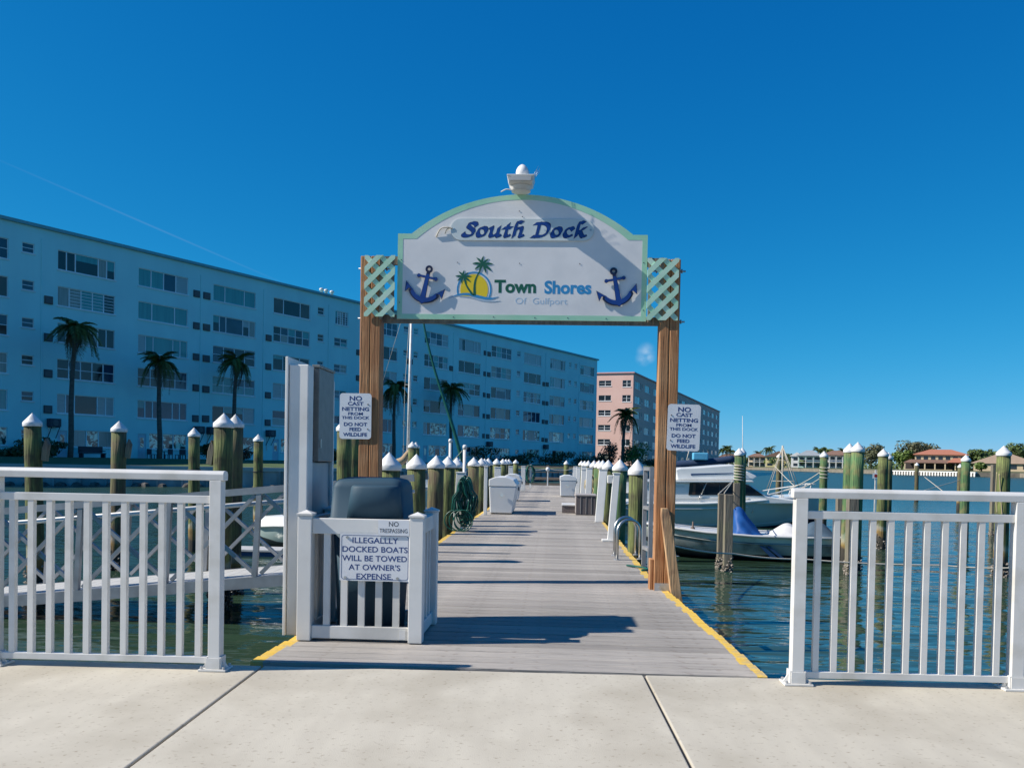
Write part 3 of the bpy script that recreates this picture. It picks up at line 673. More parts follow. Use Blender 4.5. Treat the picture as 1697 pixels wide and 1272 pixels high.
# ================================================================== NOTICE SIGNS
def rrect(x0, x1, z0, z1, r, n=6):
    o = []
    for cx, cz, a in ((x1-r, z0+r, -pi/2), (x1-r, z1-r, 0), (x0+r, z1-r, pi/2), (x0+r, z0+r, pi)):
        o += [(cx+r*cos(a+pi/2*i/n), cz+r*sin(a+pi/2*i/n)) for i in range(n+1)]
    return o
def notice(label, cx, z0, z1, w_, y, tilt, holes):
    t = thing('notice_sign', label, 'sign', (cx, y, z0)); t.rotation_euler = (0, tilt, 0); h = z1-z0
    b = MB(); b.prism(rrect(-w_/2, w_/2, 0, h, .028), 0, .004); b.build('sign_plate', 'sheet_sign', t)
    rows = [('NO', .89, .060, .0022, 1.25), ('CAST', .775, .046, .0018, 1.30), ('NETTING', .66, .047, .0019, 1.28), ('FROM', .555, .038, .0012, 1.40), ('THIS DOCK', .468, .036, .0012, 1.34),
            ('DO NOT', .325, .044, .0018, 1.22), ('FEED', .215, .043, .0017, 1.2), ('WILDLIFE', .10, .045, .0018, 1.16)]
    for s_, f, sz, bo, sx in rows: text('lettering', s_, sz, 'text_navy', t, (0, -.0004, h*f-sz*.36), .0003, bo*.7, sx)
    b = MB()
    for f in (.76, .22): b = MB(); b.tube([(holes*w_*.39, .001, h*f), (holes*w_*.39, -.004, h*f)], .006, 8); b.build('screw', 'ac_rust', t)
notice('white No Cast Netting notice screwed to the left gateway post', -1.838, 1.335, 1.756, .296, 8.008, 0, 1)
notice('white No Cast Netting notice screwed to the right gateway post', 1.165, 1.279, 1.70, .296, 8.008, .018, -1)

# ================================================================== BIN ENCLOSURE
en = thing('bin_enclosure', 'low white vinyl picket enclosure around the dark bin at the dock entrance', 'fence', (-1.2, 5.77, 0))
EX, EY = -1.2, 5.77
XL, XR, YF_, YB = -1.556, -.849, 5.46, 6.10
pc = MB(); pc.box(-.044, .044, -.044, .044, .003, .79); pcap = MB()
pcap.add([(-.05, -.05, 0), (.05, -.05, 0), (.05, .05, 0), (-.05, .05, 0), (-.05, -.05, .012), (.05, -.05, .012), (.05, .05, .012), (-.05, .05, .012), (0, 0, .034)], [(3, 2, 1, 0), (0, 1, 5, 4), (1, 2, 6, 5), (2, 3, 7, 6), (3, 0, 4, 7), (4, 5, 8), (5, 6, 8), (6, 7, 8), (7, 4, 8)])
for x in (XL, XR):
    for y in (YF_, YB):
        p = pc.build('post', 'white_vinyl', en, (x-EX, y-EY, 0), .004); pcap.build('post_cap', 'white_vinyl', p, (0, 0, .791))
for y in (YF_, YB):
    b = MB(); b.box(XL+.045-EX, XR-.045-EX, y-.02-EY, y+.02-EY, .676, .774); b.build('top_rail', 'white_vinyl', en, bevel=.003)
    b = MB(); b.box(XL+.045-EX, XR-.045-EX, y-.02-EY, y+.02-EY, .016, .096); b.build('bottom_rail', 'white_vinyl', en, bevel=.003)
    for k in range(5):
        b = MB(); x = -1.419+.1105*k; b.box(x-.021-EX, x+.021-EX, y-.011-EY, y+.011-EY, .097, .675); b.build('picket', 'white_vinyl', en)
for x in (XL, XR):
    b = MB(); b.box(x-.02-EX, x+.02-EX, YF_+.045-EY, YB-.045-EY, .676, .774); b.build('top_rail', 'white_vinyl', en, bevel=.003)
    b = MB(); b.box(x-.02-EX, x+.02-EX, YF_+.045-EY, YB-.045-EY, .016, .096); b.build('bottom_rail', 'white_vinyl', en, bevel=.003)
    for k in range(4):
        b = MB(); y = YF_+.128*(k+1); b.box(x-.011-EX, x+.011-EX, y-.021-EY, y+.021-EY, .097, .675); b.build('picket', 'white_vinyl', en)
b = MB(); b.box(-.952-EX, -.912-EX, YF_-.024-EY, YF_-.0205-EY, .022, .082); b.build('rail_bracket', 'white_metal', en)
ts = thing('warning_sign', 'white sheet sign warning that illegally docked boats will be towed, on the enclosure pickets', 'sign', (-1.11, 5.425, .388))
b = MB(); b.prism(rrect(-.221, .221, 0, .296, .008), -.002, .002); b.build('sign_plate', 'sheet_sign', ts)
b = MB(); ring(rrect(-.212, .212, .009, .287, .018), rrect(-.2095, .2095, .0115, .2845, .016), -.0028, -.0021, b); b.build('sign_line', 'text_navy', ts)
for i, (s_, sx) in enumerate((('ILLEGALLLY', 1.12), ('DOCKED BOATS', 1.10), ('WILL BE TOWED', 1.08), ("AT OWNER'S", 1.10), ('EXPENSE.', 1.13))):
    text('lettering', s_, .050, 'text_navy', ts, (0, -.0023, .238-.0565*i), .0003, .0006, sx)
b = MB()
for x, z in ((-.185, .02), (.145, .02), (-.175, .272)): b = MB(); b.tube([(x, -.0024, z), (x, -.007, z)], .009, 8); b.build('screw', 'steel', ts)
nts = thing('no_trespassing_sign', 'small white No Trespassing sign at the top right of the enclosure front', 'sign', (-.992, 5.418, .676))
b = MB(); b.box(-.098, .098, -.002, .002, 0, .098); b.build('sign_plate', 'sheet_sign', nts)
text('lettering', 'NO', .043, 'text_black', nts, (0, -.0023, .058), .0003, 0, .95); text('lettering', 'TRESPASSING', .037, 'text_black', nts, (0, -.0023, .018), .0003, 0, .80)

# bin: rounded tub with a hooded lid
bn = thing('trash_bin', 'dark blue grey plastic trash bin with hooded lid inside the white enclosure', 'bin', (-1.2, 5.80, 0))
def sq_ring(hx, hy, z, n=28, e=.35, cx=0, cy=0):
    o = []
    for i in range(n):
        a = 2*pi*i/n; o.append((cx+hx*math.copysign(abs(cos(a))**e, cos(a)), cy+hy*math.copysign(abs(sin(a))**e, sin(a)), z))
    return o
def loft(rings, mb, smooth=True, cap=True):
    n = len(rings[0]); vs = [v for r in rings for v in r]
    mb.add(vs, [(j*n+i, j*n+(i+1) % n, (j+1)*n+(i+1) % n, (j+1)*n+i) for j in range(len(rings)-1) for i in range(n)], smooth)
    if cap:
        k = len(mb.v)-len(vs); mb.f += [tuple(k+i for i in reversed(range(n))), tuple(k+(len(rings)-1)*n+i for i in range(n))]; mb.sm += [False, False]; mb.mi += [mb.cm]*2
    return mb
b = MB(); loft([sq_ring(.20, .20, .01), sq_ring(.235, .235, .74)], b); b.build('bin_body', 'bin_blue', bn)
b = MB(); loft([sq_ring(.255, .25, .742, e=.2), sq_ring(.257, .253, .768, e=.2), sq_ring(.244, .24, .776, e=.2), sq_ring(.232, .228, .965, e=.2), sq_ring(.222, .218, .995, e=.22), sq_ring(.205, .2, 1.016, e=.24), sq_ring(.15, .15, 1.03, e=.26)], b); b.build('bin_lid', 'bin_blue', bn)
b = MB(); loft([sq_ring(.185, .13, .772, e=.6, cx=.055, cy=-.175), sq_ring(.162, .115, .965, e=.6, cx=.055, cy=-.17), sq_ring(.155, .108, .978, e=.6, cx=.055, cy=-.17), sq_ring(.142, .096, .984, e=.6, cx=.055, cy=-.17)], b); b.build('lid_hood', 'bin_blue', bn)

# ================================================================== UTILITY PEDESTAL with grey meter cabinet
up = thing('utility_pedestal', 'tall white vinyl utility post with a grey metal cabinet beside the enclosure', 'utility post', (-1.66, 5.8, 0))
UX, UY = -1.66, 5.8
b = MB(); b.box(-1.714-UX, -1.588-UX, 5.575-UY, 5.70-UY, .002, 1.752); b.build('front_column', 'white_vinyl', up, bevel=.006)
b = MB(); b.box(-1.735-UX, -1.717-UX, 5.56-UY, 6.22-UY, .002, 1.80); b.build('side_board', 'white_vinyl', up, bevel=.003)
b = MB(); b.box(-1.712-UX, -1.60-UX, 6.205-UY, 6.222-UY, .002, 1.70); b.build('back_board', 'white_vinyl', up)
b = MB(); b.box(-1.70-UX, -1.61-UX, 5.74-UY, 6.19-UY, .003, 1.12); b.build('conduit_box', 'board_grey', up)
b = MB(); b.box(-1.712-UX, -1.622-UX, 5.705-UY, 6.20-UY, 1.128, 1.752); b.build('cabinet_back', 'dark_gap', up)
b = MB(); b.box(-1.618-UX, -1.578-UX, 5.80-UY, 6.19-UY, 1.13, 1.755); cb_ = b.build('cabinet_door', 'cabinet_grey', up, bevel=.004)
b = MB(); b.box(-1.625-UX, -1.572-UX, 5.79-UY, 6.20-UY, 1.757, 1.775); b.build('cabinet_lid', 'cabinet_grey', up, bevel=.002)
b = MB(); b.box(-1.577-UX, -1.568-UX, 5.82-UY, 5.84-UY, 1.22, 1.28); b.build('latch', 'steel', cb_)
b = MB(); b.box(-1.60-UX, -1.585-UX, 6.20-UY, 6.235-UY, .003, 1.70); b.build('corner_trim', 'white_vinyl', up)
b = MB(); b.box(-1.80-UX, -1.737-UX, 5.80-UY, 5.90-UY, 1.03, 1.29); b.build('outlet_box', 'white_vinyl', up, bevel=.02)
for z in (1.62, 1.35, 1.17):
    b = MB(); b.tube([(-1.60-UX, 5.728-UY, z), (-1.60-UX, 5.728-UY, z+.05)], .008, 8); b.build('hinge', 'ac_rust', up)

# ================================================================== PILINGS
def piling(label, x, y, top, r=.125, mat='pile_green', group=None, oysters=False, cone=.135, lean=(0, 0), strap=False):
    t = thing('piling', label, 'piling', (x, y, 0), 0, group)
    zt = top-cone-.05; b = MB(); prof = []; n = 9
    for k in range(n+1):
        z = -2.6+(zt+2.6)*k/n; prof.append((r*(1.10-.10*k/n)*(1+rng.uniform(-.012, .012)), z))
    b.lathe(prof, 18, jit=.012); sh = b.build('shaft', mat, t)
    b = MB(); R1 = r*1.09
    b.lathe([(R1*1.01, zt-.022), (R1*1.035, zt-.016), (R1*1.035, zt+.034), (R1*.99, zt+.046), (R1*.05, top-.005), (.002, top)], 20, smooth=True); b.build('cap', 'white_cap', t)
    if oysters:
        b = MB()
        for k in range(95):
            a = rng.uniform(0, 2*pi); z = WZ-.05+abs(rng.gauss(0, .17)); rr = r*1.08+rng.uniform(0, .03)*(1-min(1, (z-WZ)/.6)); s_ = rng.uniform(.018, .04)
            c = Vector((rr*cos(a), rr*sin(a), z)); d = Vector((cos(a)+rng.uniform(-.7, .7), sin(a)+rng.uniform(-.7, .7), rng.uniform(-.6, .9))).normalized(); e = d.orthogonal().normalized(); f = d.cross(e)
            b.add([c-e*s_, c+f*s_*.6, c+e*s_, c-f*s_*.6, c+d*s_*1.3], [(0, 1, 4), (1, 2, 4), (2, 3, 4), (3, 0, 4), (3, 2, 1, 0)])
        struct(b.build('oyster_growth', 'oyster', t), 'stuff')
    if strap:
        b = MB(); b.tube([(r*1.1*cos(a), r*1.1*sin(a), strap) for a in [2*pi*i/16 for i in range(17)]], .014, 6); b.build('strap', 'black_rubber', t)
    if lean == (0, 0): lean = (rng.uniform(-.012, .012), rng.uniform(-.012, .012))
    t.rotation_euler = (lean[0], lean[1], 0)
    return t
def pile_at(label, px, tip, y, r=.125, **k):
    p = Q(px, tip, y); return piling(label, p.x, y, p.z, r, **k)
def cleat_board(px, py, y, lab, side=1):          # short weathered cleat plank bolted to a pile
    p = Q(px, py, y); o = thing('cleat_board', lab, 'board', p)
    b = MB(); b.prism([(-.05, -.14), (.03, -.16), (.07, .10), (.02, .20), (-.03, .04)], -.04, .04); b.build('board_body', 'grey_wood', o, bevel=.008)
    return o
GL_ = 'pilings along the left edge of the dock'
LR = [(9.8, 1.235), (11.8, 1.235), (13.6, 1.235), (15.4, 1.235), (16.7, 1.22), (20.3, 1.245), (22.5, 1.24), (23.6, 1.23), (24.9, 1.25), (28.4, 1.26), (31.7, 1.26), (33.8, 1.26), (36.4, 1.27), (42.8, 1.28)]
ORD = ['nearest', 'second', 'third', 'fourth', 'fifth', 'sixth', 'seventh', 'eighth', 'ninth', 'tenth', 'eleventh', 'twelfth', 'thirteenth', 'farthest']
for i, (y, z) in enumerate(LR):
    w_ = {0: 'half hidden behind the left gateway post', 1: 'just behind the dark bin', 2: 'second one right of the dark bin', 3: 'close behind the streaked pair by the bin', 5: 'between the hose and the white dock box'}.get(i, ORD[i]+' from the bin along the row')
    piling('piling on the left dock edge, '+w_, -1.862+rng.uniform(-.015, .015), y, z, mat='pile_brown' if i % 3 == 2 else 'pile_green', group=GL_)
RRW = [(11.55, 1.105, 1.215), (15.4, 1.15, 1.235), (18.9, 1.17, 1.235), (20.8, 1.17, 1.235), (23.0, 1.17, 1.24), (25.7, 1.17, 1.24), (29.8, 1.17, 1.25), (33.6, 1.17, 1.25), (37.0, 1.17, 1.26)]
for i, (y, x, z) in enumerate(RRW):
    w_ = {0: 'beside the bent tube handrails', 1: 'behind the slim pedestal with a base plate', 2: 'behind the leaning white vinyl board'}.get(i, ORD[i]+' from the handrails')
    piling('piling on the right dock edge, '+w_, x, y, z, .112 if i == 0 else .12, mat='pile_bright' if i in (1, 4) else 'pile_green', group='pilings along the right edge of the dock')
piling('small white capped piling at the far end of the dock, right of the rope barrier', .62, 44.4, 1.28, .12, group='pilings at the far end of the dock')
WP = 'mooring pilings standing in the water left of the dock'
pile_at('tall mossy mooring piling at the far left, with a short cleat board', 59, 684, 13.0, .122, group=WP, lean=(0, -.03), oysters=True)
pile_at('brown streaked mooring piling second from the left, with a forked cleat', 196, 697, 15.6, .128, mat='pile_brown', group=WP, oysters=True)
pile_at('slim mooring piling with a dark strap right of the forked one', 323, 708, 18.9, .118, mat='pile_green', group=WP, strap=.85)
pile_at('thick green mooring piling behind the left railing end post', 369, 684, 12.1, .128, group=WP, oysters=True)
pile_at('darker mooring piling tucked behind the thick green one', 389, 686, 13.2, .118, mat='pile_brown', group=WP, oysters=True)
pile_at('thin distant mooring piling with a strap, left of the tall white utility post', 429, 719, 24.0, .125, group=WP, strap=.75)
pile_at('mooring piling topped out of sight behind the left notice sign', 573, 694, 14.5, .122, group=WP)
pile_at('mooring piling close right of the one behind the left notice sign', 588, 690, 17.2, .118, group=WP)
pile_at('mooring piling at the foot of the bare sailboat mast', 683, 731, 27.5, .125, group=WP)
pile_at('mooring piling half hidden by the one at the mast foot', 690, 732, 29.0, .12, group=WP)
pile_at('small far mooring piling left of the white pipe', 764, 759, 40.0, .125, group=WP)
pile_at('small far mooring piling in line between the pipes', 756, 758.6, 36.0, .12, group=WP)
cleat_board(75, 747, 13.0, 'grey wooden cleat board on the far left mooring piling'); cleat_board(212, 745, 15.6, 'brown wooden cleat board on the forked mooring piling'); cleat_board(349, 752, 12.1, 'grey wooden cleat board left of the thick green piling')
RP = 'mooring pilings standing in the bay right of the dock'
pile_at('green mooring piling wound with rope beside the cruiser cabin', 1225, 742, 24.0, .115, mat='pile_bright', group=RP)
pile_at('green mooring piling right behind the rope wound one by the cruiser', 1231.5, 741, 25.0, .105, mat='pile_bright', group=RP)
pile_at('distant mooring piling behind the cone of white rigging', 1291, 751, 44.0, .12, mat='pile_brown', group=RP)
pile_at('mooring piling with wrapped white ropes off the cruiser bow', 1366, 747, 30.0, .125, mat='pile_bright', group=RP, strap=.15)
pile_at('left one of the tall green mooring pair by the skiff stern', 1408, 734, 19.4, .118, mat='pile_bright', group=RP)
pile_at('right one of the tall green mooring pair by the skiff stern', 1421, 732, 18.3, .125, mat='pile_bright', group=RP, oysters=True)
pile_at('dark green mooring piling left of the mansion, above the right railing', 1464, 743, 23.3, .125, mat='pile_green', group=RP, strap=-.1, oysters=True)
pile_at('mooring piling peeking out behind the dark green one left of the mansion', 1473, 749, 25.5, .11, mat='pile_green', group=RP)
pile_at('small far mooring piling in front of the mansion terrace', 1520, 766, 58.0, .12, mat='pile_brown', group=RP)
pile_at('mooring piling in front of the right end of the mansion', 1601, 753, 27.0, .125, mat='pile_bright', group=RP)
pile_at('small far mooring piling left of the one before the mansion end', 1591, 768, 46.0, .11, mat='pile_brown', group=RP)
pile_at('tallest green mooring piling at the far right behind the railing', 1664, 738, 17.9, .128, mat='pile_green', group=RP, strap=.2, oysters=True)
def post_sq(label, px, top, y, w_, px2=None):
    p = Q(px, top, y); t = thing('timber_post', label, 'post', (p.x, y, 0), 0, 'weathered square timber posts in the bay')
    b = MB(); b.box(-w_/2, w_/2, -w_/2, w_/2, -2.5, p.z); b.build('timber', 'grey_wood', t, bevel=.008)
    b = MB()
    for k in range(110):
        a = rng.choice((0, 1, 2, 3)); u_ = rng.uniform(-w_/2, w_/2); z = WZ-.02+abs(rng.gauss(0, .12)); s_ = rng.uniform(.018, .04); o_ = w_/2+.005
        c = Vector([(u_, -o_, z), (u_, o_, z), (-o_, u_, z), (o_, u_, z)][a]); d = Vector((rng.uniform(-1, 1), rng.uniform(-1, 1), rng.uniform(-.5, .8))).normalized(); e = d.orthogonal().normalized(); f = d.cross(e)
        b.add([c-e*s_, c+f*s_*.6, c+e*s_, c-f*s_*.6, c+d*s_*1.3], [(0, 1, 4), (1, 2, 4), (2, 3, 4), (3, 0, 4), (3, 2, 1, 0)])
    struct(b.build('oyster_growth', 'oyster', t), 'stuff')
post_sq('weathered square timber post left of the near one by the blue tarp', 1196, 818, 18.2, .13); post_sq('near square timber post beside the blue tarp', 1208, 819, 17.6, .165)
post_sq('square timber post behind the blue tarp, beside the rope wound piling', 1221, 800, 20.9, .14); post_sq('square timber post left of the tall green pair, behind the right railing', 1393, 823, 20.2, .17)
post_sq('square timber post in front of the tall green pair, behind the right railing', 1413, 825, 17.5, .19)
post_sq('square timber post left of the tallest green piling at the far right', 1648, 770, 29.0, .16)

# ================================================================== GANGWAY
gw = thing('gangway', 'aluminium truss gangway sloping down behind the left railing', 'gangway', (-1.7, 11.3, -.14))
def gz(x): return -.135+.1*(x+1.7)
def gl(x, z, y): return Vector((x+1.7, y-11.3, z+.14))
X0, X1 = -1.72, -9.2; vx = [-2.53-1.135*k for k in range(6)]
for nm, y in (('near', 10.7), ('far', 11.95)):
    b = MB(); b.bar(gl(X0, gz(X0)-.07, y), gl(X1, gz(X1)-.07, y), .06, .14); b.build('bottom_chord', 'aluminium', gw)
    b = MB(); b.bar(gl(X0, gz(X0)+1.07, y), gl(X1, gz(X1)+1.07, y), .07, .085); b.build('top_chord', 'aluminium', gw)
    yo = y+.07 if nm == 'near' else y-.07
    b = MB(); b.tube([gl(X0, gz(X0)+.90, yo), gl(X1, gz(X1)+.90, yo)], .021, 8); b.build('handrail', 'white_metal', gw)
    for k, x in enumerate(vx):
        b = MB(); b.bar(gl(x+.02, gz(x)+1.03, y), gl(x-.03, gz(x)+.0, y), .062, .062, up=(1, 0, 0)); b.build('upright', 'aluminium', gw)
        if k < len(vx)-1:
            x2 = vx[k+1]
            b = MB(); b.bar(gl(x-.03, gz(x)+1.01, y), gl(x2+.05, gz(x2)+.04, y-.002), .045, .045, up=(0, 1, 0)); b.build('diagonal', 'aluminium', gw)
            b = MB(); b.bar(gl(x-.06, gz(x)+.04, y+.05), gl(x2+.06, gz(x2)+1.01, y+.052), .045, .045, up=(0, 1, 0)); b.build('diagonal', 'aluminium', gw)
n = 40
for k in range(n):
    x = X0-.02-(X0-X1-.04)*(k+.5)/n; wd = (X0-X1)/n-.008
    b = MB(); b.bar(gl(x+wd/2, gz(x+wd/2)-.012, 11.325), gl(x-wd/2, gz(x-wd/2)-.012, 11.325), 1.16, .022); b.build('deck_board', 'board_grey', gw)
fd = thing('floating_dock', 'low grey floating dock at the lower end of the gangway', 'dock', (-10.9, 11.4, WZ))
b = MB(); b.box(-1.5, 1.5, -1.2, 1.8, -.15, .28); b.build('float', 'tarp_slate', fd); 
for k in range(10):
    b = MB(); b.box(-1.55, 1.55, -1.2+.305*k, -.905+.305*k, .281, .31); b.build('deck_board', 'board_grey', fd)
fd2 = thing('floating_dock', 'narrow white edged float under the small bowrider behind the gangway', 'dock', (-5.6, 18.6, WZ))
b = MB(); b.box(-1.5, 3.2, -.35, .35, -.1, .10); b.build('float', 'boot_blue', fd2)
b = MB(); b.box(-1.55, 3.25, -.38, .38, .101, .14); b.build('deck_board', 'board_grey', fd2)

# ================================================================== DOCK FURNITURE
def leaning_board(label, base, top_dx, top_dy, h, w_, d, mat='white_vinyl', cap=False):
    t = thing('pedestal', label, 'pedestal', base)
    b = MB(); vs = [(-w_/2, -d/2, .002), (w_/2, -d/2, .002), (w_/2, d/2, .002), (-w_/2, d/2, .002)]+[(x+top_dx, y+top_dy, h) for x, y in ((-w_/2, -d/2), (w_/2, -d/2), (w_/2, d/2), (-w_/2, d/2))]
    b.add(vs, [(3, 2, 1, 0), (4, 5, 6, 7), (0, 1, 5, 4), (1, 2, 6, 5), (2, 3, 7, 6), (3, 0, 4, 7)]); b.build('column', mat, t, bevel=.006)
    b = MB(); b.box(top_dx-w_/2-.008, top_dx+w_/2+.008, top_dy-d/2-.008, top_dy+d/2+.008, h+.001, h+.02); b.build('top_plate', mat, t, bevel=.004)
    return t
hp = leaning_board('white vinyl pedestal carrying the coiled green hose', (-1.57, 14.35, 0), .05, 0, .95, .13, .30)
b = MB(); b.box(.05, .13, -.02, .02, .80, .84); b.build('hose_hook', 'galv', hp)
hs_ = thing('hose', 'coiled dark green garden hose hanging on the white pedestal', 'hose', (-1.44, 14.2, 0))
b = MB()
for k in range(36):
    rx = rng.uniform(.03, .15); top = .86+rng.uniform(-.05, .05); bot = rng.uniform(.05, .34); cx = rng.uniform(-.06, .06); yo = -.13+.0075*k
    pts = []
    for i in range(20):
        a = 2*pi*i/20; z = (top+bot)/2+(top-bot)/2*sin(a); wsh = rx*cos(a)*(.55 if sin(a) > .3 else 1.0)*(1+.25*(1-(z/top)))
        pts.append((cx+wsh, yo+rng.uniform(-.006, .006), z))
    b.tube(spline(pts, 2, True)+[Vector(pts[0])], .0105, 6)
for k in range(3):
    pts = [(-.12+.06*k+.19*cos(a)*(1-.1*k), -.13-.02*k, .19+.17*sin(a)) for a in [2*pi*i/18 for i in range(19)]]; b.tube(pts, .0105, 6)
b.build('hose_coil', 'hose_green', hs_)
def pvc(label, px, tip, y, z0, r=.03):
    p = Q(px, tip, y); t = thing('pipe_post', label, 'pipe', (p.x, y, 0)); h = p.z
    b = MB(); b.lathe([(r, z0), (r, h-.06)], 12); b.build('pipe', 'white_metal', t)
    b = MB(); b.lathe([(r*1.3, h-.07), (r*1.3, h-.02), (r*.9, h), (.004, h+.004)], 12); b.build('pipe_cap', 'white_cap', t)
pvc('white plastic pipe standing beside the hose pedestal', 770.5, 737, 14.8, .002); pvc('white plastic pipe standing left of the hose pedestal, in the water', 746.5, 727, 17.5, -2.4)
# left dock box with sloping lid
def dock_box(label, x0, x1, y0, y1, h, sl):
    t = thing('dock_box', label, 'dock box', ((x0+x1)/2, (y0+y1)/2, 0)); hx, hy = (x1-x0)/2, (y1-y0)/2
    b = MB(); k = .06
    vs = [(-hx+k*.4, -hy+k, .03), (hx-k*1.6, -hy+k, .03), (hx-k*1.6, hy-k, .03), (-hx+k*.4, hy-k, .03), (-hx, -hy, h*.74), (hx, -hy, h*.74), (hx, hy, h*.74), (-hx, hy, h*.74)]
    b.add(vs, [(3, 2, 1, 0), (4, 5, 6, 7), (0, 1, 5, 4), (1, 2, 6, 5), (2, 3, 7, 6), (3, 0, 4, 7)]); b.build('tub', 'box_white', t, bevel=.02)
    b = MB(); e = .007; poly = [(-hx-e, h*.745), (hx+e, h*.745), (hx+e, h*.80), (hx*.78, h*.93), (hx*.2, h), (-hx*.5, h), (-hx-e, h*.93)]
    b.prism(poly, -hy-e, hy+e); b.build('lid', 'box_white', t, bevel=.015)
    b = MB(); b.tube([(-.02, -hy-.001, h*.52), (-.02, -hy-.012, h*.52)], .04, 14); b.build('emblem', 'plate_grey', t)
    b = MB(); b.box(hx+.005, hx+.03, -.06, .06, h*.62, h*.72); b.build('latch', 'ac_dark', t)
    b = MB(); b.box(-hx+.05, hx-.12, -hy+.08, hy-.08, .002, .029); b.build('feet', 'black_rubber', t)
dock_box('large white dock box with sloping lid on the left of the dock', -1.40, -.80, 19.0, 20.5, .82, 1)
dock_box('white dock box further along the left edge, behind the large one', -1.42, -.95, 25.6, 26.5, .80, 1)
dock_box('white dock box far along the right edge of the dock', .22, .78, 29.5, 30.6, .74, 1)
leaning_board('thin white post at the front corner of the large dock box', (-1.455, 18.75, 0), 0, 0, 1.03, .07, .09)
leaning_board('white pedestal behind the large dock box, left edge of dock', (-1.42, 22.2, 0), 0, 0, 1.0, .16, .16)
leaning_board('white pedestal beside the second left dock box', (-1.35, 27.5, 0), 0, 0, 1.0, .14, .14)
leaning_board('far white pedestal near the end of the left edge', (-1.2, 34.5, 0), 0, 0, .98, .16, .16)
hz = thing('hose', 'small green hose hung at the far end of the dock, left side', 'hose', (-1.05, 39.5, 0))
b = MB()
for k in range(9):
    pts = [(rng.uniform(-.06, .06)+.17*cos(a), -.05+.012*k, .62+.40*sin(a)) for a in [2*pi*i/14 for i in range(15)]]; b.tube(pts, .02, 5)
b.build('hose_coil', 'hose_green', hz)
b = MB(); b.box(-.04, .04, .06, .14, .002, 1.05); b.build('hanger_post', 'white_vinyl', hz)
# right side
leaning_board('leaning white vinyl board at the right edge, left of the slim pedestal', (.905, 17.2, 0), .075, .2, 1.02, .16, .10)
sp_ = leaning_board('slim white pedestal with base plate at the right edge of the dock', (.86, 13.0, 0), .075, .1, 1.0, .10, .09)
b = MB(); b.box(-.13, .06, -.09, .09, .0015, .03); b.build('base_plate', 'white_vinyl', sp_, bevel=.006)
b = MB(); b.box(-.06, .025, .05, .13, .86, .98); b.build('outlet_hood', 'white_vinyl', sp_, bevel=.01)
for i, (y, x, h) in enumerate(((22.3, .88, 1.02), (24.4, .82, .96), (27.2, .9, 1.05), (31.5, .86, 1.0), (35.5, .85, 1.0))):
    leaning_board('white pedestal on the right dock edge, '+('behind the wicker storage box', 'second behind the wicker storage box', 'third behind the wicker storage box', 'fourth behind the wicker storage box', 'last before the dock end')[i], (x, y, 0), .03, .1, h, .15, .15)
hr = thing('hose', 'tangle of pale hose and rope hung on the right edge behind the wicker box', 'hose', (.98, 23.2, 0))
b = MB()
for k in range(10):
    pts = [(.10*cos(a)+rng.uniform(-.06, .06), -.06+.02*k, .52+.32*sin(a)) for a in [2*pi*i/12 for i in range(13)]]; b.tube(pts, .017, 5)
b.build('hose_coil', 'rope_tan', hr); b = MB(); b.box(-.04, .04, .14, .22, .002, 1.0); b.build('hanger_post', 'white_vinyl', hr)
wb = thing('storage_box', 'brown wicker storage box, sunlit end coloured paler, on the right of the dock', 'storage box', (.73, 19.9, 0))
b = MB(); b.box(-.22, .22, -.40, .40, .002, .415); b.build('box_body', 'wicker', wb, bevel=.01)
b = MB(); b.box(-.235, .235, -.415, .415, .417, .455); b.build('box_lid', 'wicker_light', wb, bevel=.01)
b = MB(); b.box(-.226, -.2205, -.36, .36, .03, .39); b.build('sunlit_end_tint', 'wicker_light', wb)  # paler colour stands in for sun falling on this end
for x in (-.12, 0, .12):
    b = MB(); b.box(x-.006, x+.006, -.408, -.4005, .02, .40); b.build('rib', 'wicker_light', wb)
st = thing('boarding_step', 'low white boarding step left of the wicker box', 'step', (.36, 20.3, 0))
b = MB(); b.box(-.16, .16, -.25, .25, .17, .21); b.build('tread', 'box_white', st, bevel=.006)
for y in (-.215, .215): b = MB(); b.box(-.15, .15, y-.015, y+.015, .002, .169); b.build('leg', 'wicker', st)
# bent tube handrails and ladder
for i, (xa, ya, xb, yb) in enumerate(((.775, 10.50, 1.062, 10.64), (.776, 10.97, 1.058, 11.13))):
    t = thing('grab_rail', ('nearer' if i == 0 else 'farther')+' bent steel grab rail by the boarding ladder', 'handrail', ((xa+xb)/2, (ya+yb)/2, 0), 0, 'bent steel grab rails')
    cx, cy = (xa+xb)/2, (ya+yb)/2; r = Vector((xb-xa, yb-ya)).length/2; d = Vector((xb-xa, yb-ya)).normalized()
    pts = [(-d.x*r, -d.y*r, .004), (-d.x*r, -d.y*r, .33)]+[(-d.x*r*cos(a), -d.y*r*cos(a), .33+r*.95*sin(a)) for a in [pi*j/12 for j in range(1, 12)]]+[(d.x*r, d.y*r, .33), (d.x*r, d.y*r, .004)]
    b = MB(); b.tube(pts, .019, 10); b.build('bent_tube', 'steel', t)
    for s_ in (-1, 1): b = MB(); b.lathe([(.04, .0012), (.04, .009), (.024, .012)], 12, (s_*d.x*r, s_*d.y*r, 0), False); b.build('flange', 'galv', t)
ld = thing('ladder', 'aluminium boarding ladder standing at the right edge of the dock', 'ladder', (1.07, 9.95, 0))
for s_, yy in ((-1, .16), (1, -.16)):
    b = MB(); b.bar((.0+.018*s_, yy, -1.5), (.0+.018*s_, yy, 1.125), .045, .06); b.build('side_rail', 'aluminium', ld)
